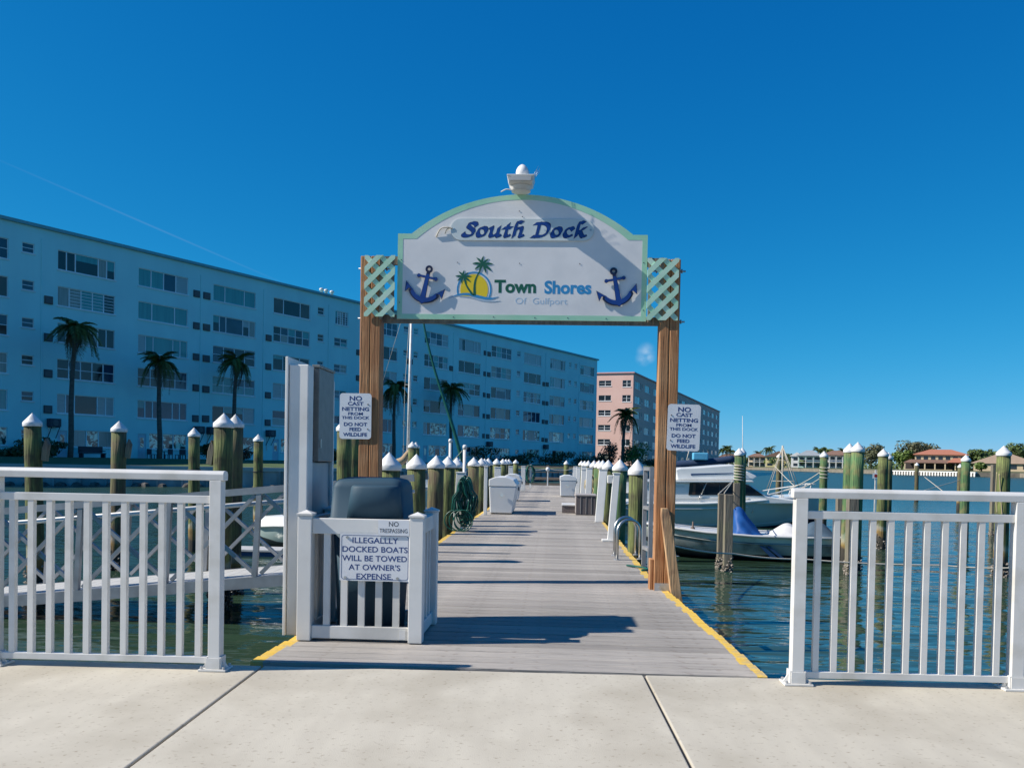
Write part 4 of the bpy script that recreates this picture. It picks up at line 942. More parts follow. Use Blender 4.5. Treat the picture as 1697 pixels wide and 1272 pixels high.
for z in (1.10, .66, .20, -.25, -.7, -1.15):
    b = MB(); b.bar((-.016, .135, z), (.016, -.135, z), .05, .04); b.build('rung', 'aluminium', ld)
b = MB(); b.tube(spline([(-.22, .1, .015), (-.1, -.06, .02), (-.05, -.15, .02), (-.02, -.28, .018), (-.1, -.34, .016)], 5), .011, 6); tag(b.build('rope_end', 'hose_green', None, (1.06, 9.75, 0)), 'frayed green rope end lying at the foot of the ladder', 'rope')
# rope barrier and wooden pier beyond the dock end
rb = thing('rope_barrier', 'white rope with a round float strung across the dock end', 'barrier', (-.3, 43.5, 0))
b = MB(); b.tube([(-1.25+2.5*i/16, 0, .86-.09*sin(pi*((i/8) % 1))) for i in range(17)], .014, 6); b.build('rope', 'rope', rb)
b = MB(); b.lathe([(.01, -.11), (.08, -.08), (.11, 0), (.08, .08), (.01, .11)], 14, (0, 0, .82)); b.build('float_ball', 'white_cap', rb)
for x in (-1.25, 0, 1.25):
    b = MB(); b.box(x-.03, x+.03, .02, .08, .002, .9); b.build('stake', 'white_vinyl', rb)
pw = thing('wooden_pier', 'brown wooden pier with a top rail crossing beyond the dock end', 'pier', (-1, 60, 0))
for z, h in ((.90, .10), (.52, .05), (.12, .16)):
    b = MB(); b.box(-9, 3.4, -.05, .05, z-h, z); b.build('rail' if z > .2 else 'deck_edge', 'pier_wood', pw)
b = MB(); b.box(-9, 3.4, .06, 1.8, .03, .10); b.build('deck', 'pier_wood', pw)
b = MB(); b.box(-9, 3.4, -.03, .03, -.42, -.25); b.build('lower_beam', 'pier_wood', pw)
for k in range(10):
    b = MB(); x = -8.8+1.34*k; b.box(x-.09, x+.09, .055, .22, -2.5, .97); b.build('post', 'pier_wood', pw)

# ================================================================== BOATS
def hull(mb, st, low=0):                          # st: (x, half beam, z sheer, z chine, z keel, chine factor)
    rows = []
    for x, hb, zs, zc, zk, cf in st:
        zm = zs-(zs-zc)*.35
        rows.append([(x, -hb, zs), (x, -hb*(.5+.5*cf) if cf < 1 else -hb, zm), (x, -hb*cf, zc), (x, -hb*cf*.5, (zc+zk)/2-.02), (x, 0, zk), (x, hb*cf*.5, (zc+zk)/2-.02), (x, hb*cf, zc), (x, hb*(.5+.5*cf) if cf < 1 else hb, zm), (x, hb, zs)])
    m = 9; vs = [p for r in rows for p in r]; k = len(mb.v); mb.v += vs
    for j in range(len(rows)-1):
        for i in range(m-1):
            mb.f.append((k+j*m+i, k+(j+1)*m+i, k+(j+1)*m+i+1, k+j*m+i+1)); mb.sm.append(True); mb.mi.append(1 if 2 <= i <= 5 else (low if i in (1, 6) else 0))
    mb.f.append(tuple(k+i for i in range(m))); mb.sm.append(False); mb.mi.append(0)
    mb.f.append(tuple(k+(len(rows)-1)*m+i for i in reversed(range(m)))); mb.sm.append(False); mb.mi.append(0)
    return rows
def deck(rows, mb, dz=.02, ins=.0):
    vs = []
    for r in rows:
        a, c = r[0], r[8]; vs += [(a[0], a[1]*(1-ins), a[2]+dz), (c[0], c[1]*(1-ins), c[2]+dz)]
    k = len(rows); mb.add(vs, [(2*i, 2*i+2, 2*i+3, 2*i+1) for i in range(k-1)])
def rub(rows, mb, r=.04):
    mb.tube([Vector(q[0])+Vector((0, -.01, .0)) for q in rows], r, 6); mb.tube([Vector(q[8])+Vector((0, .01, .0)) for q in rows], r, 6)

# --- white cabin cruiser, bow to the right
CY = 31.4; cr = thing('cabin_cruiser', 'white cabin cruiser with teal grey hull and dark windows moored right of the dock', 'boat', (5.6, CY, 0))
CX = 5.6
st = []
for x, hb, zs in ((1.7, 1.35, -.20), (3.0, 1.42, -.19), (5.0, 1.45, -.15), (6.6, 1.36, -.06), (7.7, 1.1, .04), (8.6, .68, .13), (9.2, .28, .19), (9.55, .03, .22)):
    f = (x-1.7)/7.85; zk = -1.5+(.0 if f < .6 else (f-.6)**2*5.5); zc = -.98+max(0, f-.55)**2*2.6; st.append((x-CX, hb, zs, min(zc, zs-.05), min(zk, zs-.1), .93-.45*max(0, f-.35)))
b = MB(); rows = hull(b, st); b.build('hull', ('hull_teal', 'bottom_dark'), cr)
b = MB(); deck(rows, b, .05, .03); b.build('deck', 'gelcoat', cr)
b = MB(); rub(rows, b, .055); b.build('rub_rail', 'gelcoat', cr)
b = MB(); b.tube([Vector(q[2])+Vector((0, -.015, .10)) for q in rows[:-1]], .018, 5); b.build('boot_stripe', 'gelcoat_dull', cr)
b = MB(); b.tube([Vector(q[0])*1+Vector((0, -.01, -.17)) for q in rows[:4]], .02, 5); b.build('hull_moulding', 'gelcoat', cr)
def PX(pts, y): return [((Q(px, py, y)).x-CX, (Q(px, py, y)).z) for px, py in pts]
yn = CY-1.25
b = MB(); b.prism(PX([(1064, 834), (1064, 799), (1225, 799), (1243, 802), (1272, 822), (1300, 826), (1326, 829), (1326, 835)], yn), yn-CY, 1.25); b.build('cabin_house', 'gelcoat', cr, bevel=.04)
b = MB(); b.prism(PX([(1143, 798.5), (1216, 798.5), (1216, 820), (1141, 820)], yn), yn-CY-.012, yn-CY-.002); b.build('side_window', 'glass_dark', cr)
b = MB(); b.prism(PX([(1222, 800), (1240, 803), (1266, 821), (1222, 820.5)], yn), yn-CY-.012, yn-CY-.002); b.build('side_window', 'glass_dark', cr)
b = MB(); b.prism(PX([(1058, 799), (1058, 795.5), (1246, 795.5), (1250, 799)], yn), yn-CY-.10, 1.32); b.build('cabin_roof', 'gelcoat', cr, bevel=.02)
for px in (1166, 1192):
    b = MB(); b.prism(PX([(px, 799), (px+1.2, 799), (px+1.2, 820), (px, 820)], yn), yn-CY-.02, yn-CY-.013); b.build('window_mullion', 'ac_dark', cr)
b = MB(); b.prism(PX([(1149, 800), (1153, 800), (1152, 819), (1147, 819)], yn), yn-CY-.0165, yn-CY-.0125); b.build('curtain', 'glass_brown', cr)
b = MB(); b.prism(PX([(1064, 825.6), (1240, 825.6), (1240, 826.6), (1064, 826.6)], yn), yn-CY-.02, yn-CY-.001); b.build('trim_line', 'board_grey', cr)
b = MB(); b.prism(PX([(1070, 805.5), (1134, 805.5), (1134, 806.1), (1070, 806.1)], yn), yn-CY-.012, yn-CY-.001); b.build('trim_line', 'board_grey', cr)
yb = CY-1.05
b = MB(); b.prism(PX([(1122, 795), (1119, 777), (1128, 774.5), (1150, 774), (1214, 769), (1228, 777), (1228, 795)], yb), yb-CY, 1.05); b.build('flybridge', 'gelcoat', cr, bevel=.05)
b = MB(); b.prism(PX([(1229, 780), (1240, 781), (1256, 789), (1250, 794), (1236, 793.5), (1229, 790)], yb), yb-CY+.1, .95); b.build('flybridge_visor', 'gelcoat', cr, bevel=.03)
b = MB(); b.prism(PX([(1145, 784.5), (1222, 783.3), (1222, 784.5), (1145, 787.5)], yb), yb-CY-.012, yb-CY-.002); b.build('side_stripe', 'boot_blue', cr)
b = MB()
pts = [Q(px, py, CY-1.2) for px, py in ((1255, 824), (1300, 814), (1336, 808), (1357, 803))]
L_ = [(p.x-CX, -1.2+.28*i, p.z) for i, p in enumerate(pts)]
b.tube(L_, .02, 6); b.tube([(x, -y_*1.0, z) for x, y_, z in L_], .02, 6); b.tube([L_[-1], (L_[-1][0]+.25, 0, L_[-1][2]), (L_[-1][0], -L_[-1][1], L_[-1][2])], .02, 6)
for x, y_, z in L_[0:]:
    b.tube([(x, y_, z), (x-.16, y_, z-.58+.05)], .016, 6); b.tube([(x, -y_, z), (x-.16, -y_, z-.58+.05)], .016, 6)
b.build('bow_rail', 'white_metal', cr)
b = MB(); b.tube([Q(1231, 792, CY)-Vector((CX, CY, 0)), Q(1230.5, 689, CY)-Vector((CX, CY, 0))], .022, 6, .008); b.build('antenna', 'white_metal', cr)
b = MB(); b.tube([Q(1162, 819, yn)-Vector((CX, CY+.03, 0)), Q(1171, 799, yn)-Vector((CX, CY+.03, 0))], .018, 6); b.tube([Q(1162, 819, yn)-Vector((CX, CY+.03, 0)), Q(1157, 828, yn)-Vector((CX, CY+.03, 0))], .018, 6); b.build('grab_pole', 'steel', cr)
# sailboat boom with a dark blue cover behind the cruiser
sb = thing('sail_cover', 'dark blue covered boom with a light blue bag behind the cruiser flybridge', 'sail', Q(1180, 765, 38))
P0 = Q(1180, 765, 38)
b = MB(); b.tube(spline([Q(1095, 775, 38)-P0, Q(1130, 770, 38)-P0, Q(1170, 767, 38)-P0, Q(1216, 760, 38)-P0], 5), .22, 10, .16); b.build('cover', 'sail_blue', sb)
b = MB(); q = Q(1162, 760, 37.6)-P0; b.box(q.x-.32, q.x+.32, -.3, .1, q.z-.05, q.z+.26); b.build('bag', 'bag_cyan', sb, bevel=.04)
b = MB(); q0, q1 = Q(1121, 746, 38)-P0, Q(1112, 775, 38)-P0; b.tube([q0, q1], .02, 5); b.build('topping_lift', 'rope', sb); b = MB(); q0, q1 = Q(1142, 746, 38)-P0, Q(1137, 766, 38)-P0; b.tube([q0, q1], .02, 5); b.build('topping_lift', 'rope', sb)
hb2 = thing('sailboat_hull', 'pale sailboat hull showing behind the cruiser stern', 'boat', (3.0, 38.5, 0))
b = MB(); rows = hull(b, [(-3.0, 1.0, -.05, -.9, -1.4, .8), (-1, 1.2, -.12, -.9, -1.5, .8), (1.5, 1.15, -.08, -.9, -1.4, .75), (3.4, .55, .05, -.8, -1.2, .6), (4.4, .04, .15, -.3, -.5, .5)]); b.build('hull', ('gelcoat_dull', 'bottom_dark'), hb2)
b = MB(); deck(rows, b, .03); b.box(-1.6, 1.6, -.6, .6, -.1, .35); b.build('deck', 'gelcoat', hb2)
# --- green skiff in front, bow left
SY = 20.3; SXc = 4.3; sk = thing('skiff', 'long faded green skiff with tarps lying low in front of the cruiser', 'boat', (SXc, SY, 0))
st = []
for x, hb, zs in ((6.62, .80, -.40), (5.6, .85, -.40), (4.4, .86, -.385), (3.4, .74, -.33), (2.7, .5, -.26), (2.2, .22, -.21), (1.98, .03, -.19)):
    f = (6.62-x)/4.64; zc = -.80+max(0, f-.5)**2*1.4; st.append((-(x-SXc), hb, zs, zc, -1.12+max(0, f-.6)**2*4, .9-.4*max(0, f-.4)))
st = [(-(a), h, zs, zc, zk, cf) for a, h, zs, zc, zk, cf in st][::-1]
b = MB(); rows = hull(b, st, 2); b.build('hull', ('hull_green', 'bottom_dark', 'hull_grey'), sk)
b = MB(); deck(rows, b, .0, .06); b.build('deck', 'gelcoat_dull', sk)
b = MB(); rub(rows, b, .032); b.build('gunwale', 'gelcoat_dull', sk)
b = MB(); b.tube([Vector(q[1])+Vector((0, -.012, -.03)) for q in rows[1:]], .014, 5); b.build('spray_strake', 'hull_grey', sk)
yk = SY-.83
for pl in ([(1259, 905), (1266, 905), (1290, 925), (1279, 925)], [(1270, 905), (1276, 905), (1302, 926), (1295, 926)]):
    b = MB(); pp = [((Q(px, py, yk)).x-SXc, (Q(px, py, yk)).z) for px, py in pl]; b.prism(pp, yk-SY-.006, yk-SY+.10); b.build('hull_stripe', 'boot_blue', sk)
b = MB(); b.box(-2.2, -1.5, -.12, .12, -.24, -.17); b.build('bow_thwart', 'gelcoat', sk)
q = Q(1148, 878, SY)-Vector((SXc, SY, 0)); b = MB(); b.lathe([(.07, -.03), (.05, .05), (.02, .09), (.015, .2)], 10, q); b.build('bow_fitting', 'ac_rust', sk)
def tarp(label, mat, prof, y0, hw, name='tarp'):   # draped cover: ridge line lofted to a skirt
    P = [Q(px, py, y0) for px, py in prof]; base = Q(prof[0][0], 886, y0).z
    c = P[len(P)//2]; t = thing(name, label, 'tarp', (c.x, y0, base))
    b = MB(); rows = []
    for i, p in enumerate(P):
        h = p.z-base; rr = []
        for k in range(13):
            a = -1+2*k/12; rr.append((p.x-c.x+rng.uniform(-.02, .02), a*hw*(1+.14*sin(i*2.3+k*1.9))*(1 if abs(a) < .99 else 1.03), h*(1-abs(a)**1.3)*(1+.10*sin(2.6*k+1.7*i))+rng.uniform(-.025, .02)+.004))
        rows.append(rr)
    vs = [v for r in rows for v in r]; b.add(vs, [(j*13+i, (j+1)*13+i, (j+1)*13+i+1, j*13+i+1) for j in range(len(rows)-1) for i in range(12)], True)
    o = b.build('sheet', mat, t); md = o.modifiers.new('sub', 'SUBSURF'); md.levels = 1; md.render_levels = 2
tarp('bright blue tarp peaked over gear in the skiff', 'tarp_blue', [(1212, 884), (1213, 846), (1220, 838), (1229, 840), (1238, 855), (1250, 868), (1259, 884)], SY-.15, .6)
tarp('white cloth draped over a seat in the skiff', 'tarp_white', [(1272, 885), (1284, 877), (1298, 866), (1312, 866), (1322, 880), (1326, 885)], SY-.1, .5)
tarp('slate grey tarp over the engine end of the skiff', 'tarp_slate', [(1326, 885), (1334, 872), (1344, 864), (1360, 863), (1372, 872), (1381, 885)], SY-.1, .55)
# --- rigging cone on the far side and mooring ropes
rg = thing('rigging', 'cone of white stays and ropes rising behind the cruiser bow', 'rigging', Q(1298, 812, 34)); R0 = Q(1298, 812, 34)
b = MB(); top = Q(1297, 738, 34)-R0
b.tube([Q(1297, 806, 34)-R0, top], .035, 8)
for px, dy in ((1270, -.4), (1278, .7), (1287, -.8), (1305, .8), (1312, -.7), (1318, .3), (1324, -.2)): b.tube([top+Vector((0, 0, -.03)), Q(px, 812, 34)-R0+Vector((0, dy, 0))], .013, 5)
for k, z in enumerate((.35, .75, 1.15)): b.tube([(.55*(1-z/1.75)*cos(a), .5*(1-z/1.75)*sin(a), z) for a in [2*pi*i/10 for i in range(11)]], .009, 4)
b.build('stays', 'rope', rg)
def rope(label, pts, r=.013, mat='rope', sag=.0):
    P = [Vector(p) for p in pts]; o = []
    for p, q in zip(P[:-1], P[1:]):
        for i in range(10):
            t = i/10; v = p.lerp(q, t); v.z -= sag*4*t*(1-t); o.append(v)
    o.append(P[-1]); c = P[0].copy(); b = MB(); b.tube([v-c for v in o], r, 6); return tag(b.build('rope', mat, None, c), label, 'rope', 'mooring lines')
rope('long tan mooring line stretched low across the water to the far right', [Q(1112, 903, 13.5), Q(1215, 917, 16.5), Q(1330, 926, 17.0), Q(1560, 936, 17.2), Q(1690, 940, 17.0)], .017, 'rope', .03)
rope('upper white line from the cruiser bow to the wrapped piling', [Q(1238, 826, CY-1.3), Q(1300, 812, 31), Q(1366, 777, 30)], .014, 'rope', .08)
rope('lower white line from the cruiser bow to the wrapped piling', [Q(1318, 812, 30.5), Q(1366, 787, 30)], .013, 'rope', .06)
rope('white line crossing down behind the rigging cone', [Q(1284, 772, 33), Q(1318, 806, 31)], .012, 'rope', .02)
rope('white line from the rope wound piling down to the timber posts', [Q(1216, 795, 24), Q(1200, 817, 19)], .012)
rope('second white line from the rope wound piling to the near timber post', [Q(1214, 797, 24), Q(1190, 819, 20)], .012)
rope('left white line crossing above the railing before the mansion', [Q(1532, 790, 40), Q(1563, 814, 34)], .014); rope('right white line crossing above the railing before the mansion', [Q(1592, 795, 40), Q(1530, 813, 34)], .014)
rope('tan rope hanging down the tallest piling at the far right', [Q(1656, 785, 17.7), Q(1658, 815, 17.72), Q(1661, 856, 17.72), Q(1663, 878, 17.72)], .012, 'rope_tan')
rope('tan rope hanging beside the timber post at the far right', [Q(1652, 782, 17.75), Q(1650, 814, 17.78), Q(1652, 850, 17.74)], .010, 'rope_tan')
def wraps(label, px, py0, py1, y, r, n=4):
    c = Q(px, py0, y); z1 = Q(px, py1, y).z; b = MB(); N_ = n*12
    b.tube([(r*cos(2*pi*i/12), r*sin(2*pi*i/12), (z1-c.z)*i/N_) for i in range(N_+1)], .017, 5); tag(b.build('rope_wrap', 'rope', None, (c.x, y, c.z)), label, 'rope', 'rope wraps on pilings')
wraps('white rope wound around the piling off the cruiser bow', 1366, 771, 793, 30, .14); wraps('white rope wound around the green piling by the cruiser cabin', 1225, 768, 796, 24, .132, 6)
# small red and white marker on a stake
mk = thing('channel_marker', 'small white and red marker board on a stake above the right railing', 'sign', (Q(1451, 800, 30).x, 30, 0))
zc_ = Q(1451, 788, 30).z; b = MB(); b.box(-.02, .02, .0, .04, -2.2, zc_+.2); b.build('stake', 'white_metal', mk)
b = MB(); b.box(-.10, .10, -.012, -.001, zc_-.09, zc_+.09); mb_ = b.build('board', 'sheet_sign', mk); b = MB(); b.prism(disc(0, zc_, .055, .055, 16), -.0165, -.0125); b.build('red_mark', 'red_paint', mb_)
# --- left of the dock: bowrider, sailboat with mast, leaning green pole
bw = thing('bowrider', 'small white bowrider with rounded bow seen through the gangway truss', 'boat', (-5.4, 20.6, 0))
b = MB(); rows = hull(b, [(-1.72, .05, -.52, -.62, -.70, .6), (-1.45, .42, -.46, -.72, -.98, .7), (-1.0, .72, -.42, -.80, -1.1, .8), (-.2, .92, -.40, -.84, -1.2, .9), (1.0, .98, -.40, -.85, -1.2, .95), (2.6, .95, -.42, -.85, -1.2, .95)]); b.build('hull', ('hull_teal', 'bottom_dark'), bw)
b = MB(); vs = []
for q_ in rows:
    a, c = q_[0], q_[8]; vs += [(a[0], a[1], a[2]), (a[0], a[1]*.7, a[2]+.17), (a[0], 0, a[2]+.22), (c[0], c[1]*.7, c[2]+.17), (c[0], c[1], c[2])]
b.add(vs, [(5*j+i, 5*j+5+i, 5*j+6+i, 5*j+1+i) for j in range(len(rows)-1) for i in range(4)], True); b.build('bow_deck', 'gelcoat', bw)
b = MB(); rub(rows, b, .035); b.build('rub_rail', 'gelcoat', bw)
b = MB(); b.prism([(-.9, -.19), (-.5, .05), (.2, .12), (1.6, .08), (2.4, -.2)], -.6, .6); b.build('cockpit_cover', 'sail_blue', bw, bevel=.06)
b = MB(); b.tube(spline([(-.95, -.3, -.18), (-.8, -.3, .16), (-.55, -.3, .22)], 4), .03, 6); b.build('windshield_frame', 'outdoor_dark', bw)
sl = thing('sailboat', 'sailboat with tall bare mast and tan furled sail behind the left pilings', 'boat', (-6.2, 37, 0))
b = MB(); rows = hull(b, [(-3.6, 1.0, .0, -.8, -1.4, .8), (-1.5, 1.3, -.1, -.85, -1.6, .8), (1.5, 1.3, -.08, -.85, -1.6, .8), (3.6, .7, .05, -.7, -1.3, .6), (4.8, .04, .2, -.3, -.5, .5)]); b.build('hull', ('gelcoat', 'bottom_dark'), sl)
b = MB(); deck(rows, b, .03); b.prism([(-1.8, -.05), (-1.8, .42), (1.3, .36), (2.0, -.05)], -.75, .75); b.build('deck_house', 'gelcoat', sl)
S0 = Vector((-6.2, 37, 0))
b = MB(); b.tube([Q(675.5, 770, 37)-S0, Q(682.5, 505, 37)-S0], .065, 10, .055); b.build('mast', 'white_metal', sl)
b = MB(); b.tube([Q(680.5, 480, 37)-S0, Q(633, 637, 35.5)-S0], .011, 4); b.build('shroud', 'rope', sl); b = MB(); b.tube([Q(681, 500, 37)-S0, Q(671, 640, 38)-S0, Q(668, 760, 38.2)-S0], .010, 4); b.build('shroud', 'rope', sl)
b = MB(); b.bar(Q(671, 637, 37)-S0, Q(681, 637.5, 37)-S0, .04, .03); b.build('spreader', 'white_metal', sl)
pts = [Q(px, py, 36.2)-S0 for px, py in ((645, 769), (655, 768), (668, 762), (677, 750), (690, 742))]; b = MB(); b.tube(spline(pts, 5), .24, 10, .07); b.build('furled_sail', 'sail_tan', sl)
gp = thing('outrigger_pole', 'long dark green pole leaning left above the dock pilings', 'pole', Q(768, 790, 33)); P0 = Q(768, 790, 33)
b = MB(); b.tube(spline([Q(px, py, 33)-P0 for px, py in ((696, 500), (707, 560), (722, 618), (738, 668), (752, 712), (768, 770))], 5), .03, 8, .075); b.build('pole', 'hose_green', gp)
b = MB(); b.tube(spline([Q(px, py, 32.9)-P0 for px, py in ((768, 745), (757, 757), (745, 768))], 4), .022, 6); b.build('guy_line', 'hose_green', gp)
db = thing('sailboat_hull', 'white boat low behind the pilings right of the dark bin', 'boat', (-4.2, 24.5, 0))
b = MB(); rows = hull(b, [(-2.4, .8, -.3, -.8, -1.2, .9), (0, .95, -.33, -.85, -1.25, .9), (1.4, .6, -.25, -.8, -1.1, .7), (2.2, .04, -.18, -.5, -.7, .5)]); b.build('hull', ('gelcoat', 'bottom_dark'), db)
b = MB(); deck(rows, b, .02); b.prism([(-1.4, -.3), (-1.2, .05), (.2, .05), (.7, -.3)], -.5, .5); b.build('deck', 'gelcoat_dull', db)

# ================================================================== APARTMENT BLOCKS
def window(par, s0, s1, z0, z1, kind, wr, sill='blue_sill', y=0.0):
    w_, h_ = s1-s0, z1-z0; fw = .06
    div = {'wide': [.27, .73], 'wide5': [.15, .30, .70, .85], 'four': [.25, .5, .75], 'five': [.2, .4, .6, .8], 'two': [.5], 'one': [], 'small': [], 'tri': [.36, .64], 'jal': [.2, .4, .6, .8]}[kind]
    b = MB(); yi = .075
    b.box(s0, s1, yi, yi+.05, z0, z0+fw); b.box(s0, s1, yi, yi+.05, z1-fw, z1); b.box(s0, s0+fw, yi+.001, yi+.049, z0+fw, z1-fw); b.box(s1-fw, s1, yi+.001, yi+.049, z0+fw, z1-fw)
    for d in div: x = s0+w_*d; b.box(x-.05, x+.05, yi-.004, yi+.046, z0+fw, z1-fw)
    hung = kind in ('four', 'five', 'small', 'two') and wr.random() < .75
    if kind == 'small': hung = True
    if hung: zc = (z0+z1)/2; b.box(s0+fw, s1-fw, yi+.004, yi+.044, zc-.028, zc+.028)
    if kind == 'jal':
        for k in range(1, 6): zc = z0+h_*k/6; b.box(s0+fw+w_*.2, s1-fw, yi+.004, yi+.04, zc-.02, zc+.02)
    b.box(s0-.08, s1+.08, -.075, yi-.005, z0-.10, z0-.004)
    o = b.build('window', 'win_frame', par)
    xs = [s0]+[s0+w_*d for d in div]+[s1]
    base = wr.choice(('glass_dark', 'glass_dark', 'glass_dark', 'glass_dark', 'glass_blue', 'glass_blue', 'glass_teal', 'glass_teal', 'glass_blind', 'glass_brown'))
    for i, (a, c) in enumerate(zip(xs[:-1], xs[1:])):
        m = base if wr.random() < .6 else wr.choice(('glass_dark', 'glass_blue', 'glass_teal', 'glass_blind', 'glass_dark', 'glass_curtain'))
        if kind == 'refl': m = 'glass_painted_reflect'
        if z1 < 6.6 and s0 > 30 and wr.random() < .55: m = 'glass_painted_reflect'
        if z1 < 3.6 and wr.random() < .6: m = 'glass_painted_reflect'
        p = MB(); yy = yi+.03
        if m in ('glass_dark', 'glass_blue') and wr.random() < .35 and not hung:    # blind pulled part way
            zb = z1-(z1-z0)*wr.uniform(.25, .55)
            p.add([(a, yy, z0), (c, yy, z0), (c, yy, zb), (a, yy, zb)], [(0, 1, 2, 3)]); p.cm = 1; p.add([(a, yy, zb), (c, yy, zb), (c, yy, z1), (a, yy, z1)], [(0, 1, 2, 3)])
            p.build('pane', (m, wr.choice(('glass_teal', 'glass_blind', 'glass_teal'))), o)
        elif hung:
            for za, zb in ((z0, (z0+z1)/2), ((z0+z1)/2, z1)):
                p = MB(); p.add([(a, yy, za), (c, yy, za), (c, yy, zb), (a, yy, zb)], [(0, 1, 2, 3)]); p.build('pane', m, o); m = m if wr.random() < .6 else wr.choice(('glass_teal', 'glass_blue'))
        else:
            p.add([(a, yy, z0), (c, yy, z0), (c, yy, z1), (a, yy, z1)], [(0, 1, 2, 3)]); p.build('pane', m, o)
    return o
def facade(par, s0, s1, z0, z1, rects, mat, depth=.14, name='wall'):
    xs = sorted({round(v, 3) for r in rects for v in (r[0], r[1])} | {s0, s1}); zs = sorted({round(v, 3) for r in rects for v in (r[2], r[3])} | {z0, z1})
    b = MB(); idx = {}
    def vid(i, j):
        if (i, j) not in idx: idx[(i, j)] = len(b.v); b.v.append((xs[i], 0, zs[j]))
        return idx[(i, j)]
    R2 = [(round(r[0], 3), round(r[1], 3), round(r[2], 3), round(r[3], 3)) for r in rects]
    for i in range(len(xs)-1):
        cx = (xs[i]+xs[i+1])/2; col = [r for r in R2 if r[0] < cx < r[1]]
        for j in range(len(zs)-1):
            cz = (zs[j]+zs[j+1])/2
            if any(r[2] < cz < r[3] for r in col): continue
            b.f.append((vid(i, j), vid(i+1, j), vid(i+1, j+1), vid(i, j+1))); b.sm.append(False); b.mi.append(0)
    for a, c, d, e in R2:
        b.add([(a, 0, d), (c, 0, d), (c, 0, e), (a, 0, e), (a, depth, d), (c, depth, d), (c, depth, e), (a, depth, e)], [(0, 4, 5, 1), (1, 5, 6, 2), (2, 6, 7, 3), (3, 7, 4, 0)])
    return b.build(name, mat, par)
wr = random.Random(21)
blue = thing('apartment_building', 'long six storey pale blue apartment block with flat roof behind the seawall', 'building', FA, math.atan2(FU.y, FU.x))
HEAD = [18.32, 15.28, 12.22, 9.17, 6.22]
S_A, S_B, ZB, ZT = -24.0, 105.0, .3, 19.75
big = [(-21.5, -16.2, 'wide'), (-12.5, -7.2, 'five'), (-2.0, .67, 'two'), (4.75, 10.02, 'wide5'), (12.35, 17.7, 'wide'), (20.68, 26.06, 'wide'), (28.53, 33.86, 'wide'), (43.9, 49.1, 'five'), (54.65, 59.88, 'wide'), (62.4, 67.8, 'wide5'), (70.62, 76.13, 'five'), (79.83, 85.08, 'wide'), (88.0, 93.15, 'five'), (98.57, 103.9, 'five')]
small = [(1.77, 2.77), (35.07, 36.05), (50.3, 51.25), (52.36, 53.3), (77.7, 78.75), (94.4, 95.3), (96.4, 97.4)]
KINDS = {4: ('wide5', 'jal', 'wide5', 'five', 'wide5'), 12: ('four', 'wide', 'wide5', 'four', 'wide5'), 20: ('wide', 'wide5', 'four', 'four', 'wide'), 28: ('wide', 'five', 'wide', 'four', 'two')}
spec = []; rects = []
for f, zh in enumerate(HEAD):
    for a, c, k in big:
        kk = KINDS.get(int(a), None); k2 = kk[f] if kk else wr.choice(('wide', 'wide5', 'five', 'four', 'wide'))
        if a == -2.0: k2 = 'two'
        spec.append((a, c, zh-1.64, zh, k2))
    for a, c in small: spec.append((a, c, zh-.8, zh, 'small'))
    if f == 0: spec.append((37.9, 40.02, zh-1.5, zh+.05, 'jal'))
    else: spec.append((37.76, 39.9, zh-1.0, zh-.05, 'two'))
for a, c, k in big: spec.append((a+1.25, c, 1.75, 3.2, wr.choice(('tri', 'four', 'tri'))) if c-a > 3 else (a, c, 1.75, 3.2, 'two'))
for a, c in small: spec.append((a, c, 2.35, 3.05, 'small'))
rects = [s_[:4] for s_ in spec]
doors = [(a+.05, a+.92, .86, 3.12) for a, c, k in big if c-a > 3]
rects += doors
facade(blue, S_A, S_B, ZB, ZT, rects, 'blue_paint_wall')
for a, c, z0, z1, k in spec: window(blue, a, c, z0, z1, k, wr)
for a, c, z0, z1 in doors:
    b = MB(); b.box(a, c, .06, .11, z0, z1); d = b.build('door', 'door_blue', blue); b = MB(); b.box(a+.28, c-.22, .04, .058, z0+1.0, z1-.35); b.build('door_pane', 'glass_painted_reflect', d)
D_ = 15.0
b = MB(); b.add([(S_A, 0, ZB), (S_A, D_, ZB), (S_A, D_, ZT), (S_A, 0, ZT), (S_B, 0, ZB), (S_B, D_, ZB), (S_B, D_, ZT), (S_B, 0, ZT)], [(0, 3, 2, 1), (4, 5, 6, 7), (1, 2, 6, 5)]); b.build('side_wall', 'blue_paint_wall', blue)
b = MB(); b.box(S_A-.25, S_B+.25, -.25, D_+.2, ZT+.002, ZT+.26); b.build('roof', 'blue_trim', blue)
for s_ in (36.8, 37.55, 38.5):
    b = MB(); b.lathe([(.16, 0), (.16, .55), (.26, .58), (.26, .78), (.1, .86)], 10, (s_, 1.2, ZT+.262)); b.build('roof_vent', 'white_metal', blue)
for s_ in (-14.4, 3.37, 19.17, 27.13, 36.8, 61.08, 69.2, 86.5, 98.15):
    b = MB(); b.box(s_-.05, s_+.05, -.06, -.004, .9, 18.9); b.build('downpipe', 'blue_paint_wall', blue)
acs = [(3.6, 4.3, (1, 2, 3, 4)), (18.3, 19.0, (0, 1, 2, 3, 4)), (19.45, 20.25, (0, 1, 2, 3, 4)), (27.45, 28.2, (1, 2, 3, 4)), (60.2, 60.95, (1,)), (68.55, 69.1, (0, 1, 2, 3, 4)), (69.5, 70.3, (0, 1, 2, 3, 4)), (85.6, 86.4, (1, 2, 3, 4)), (86.7, 87.5, (1, 2, 3, 4)), (51.0, 52.1, (1,)), (41.5, 42.3, (1, 2, 3))]
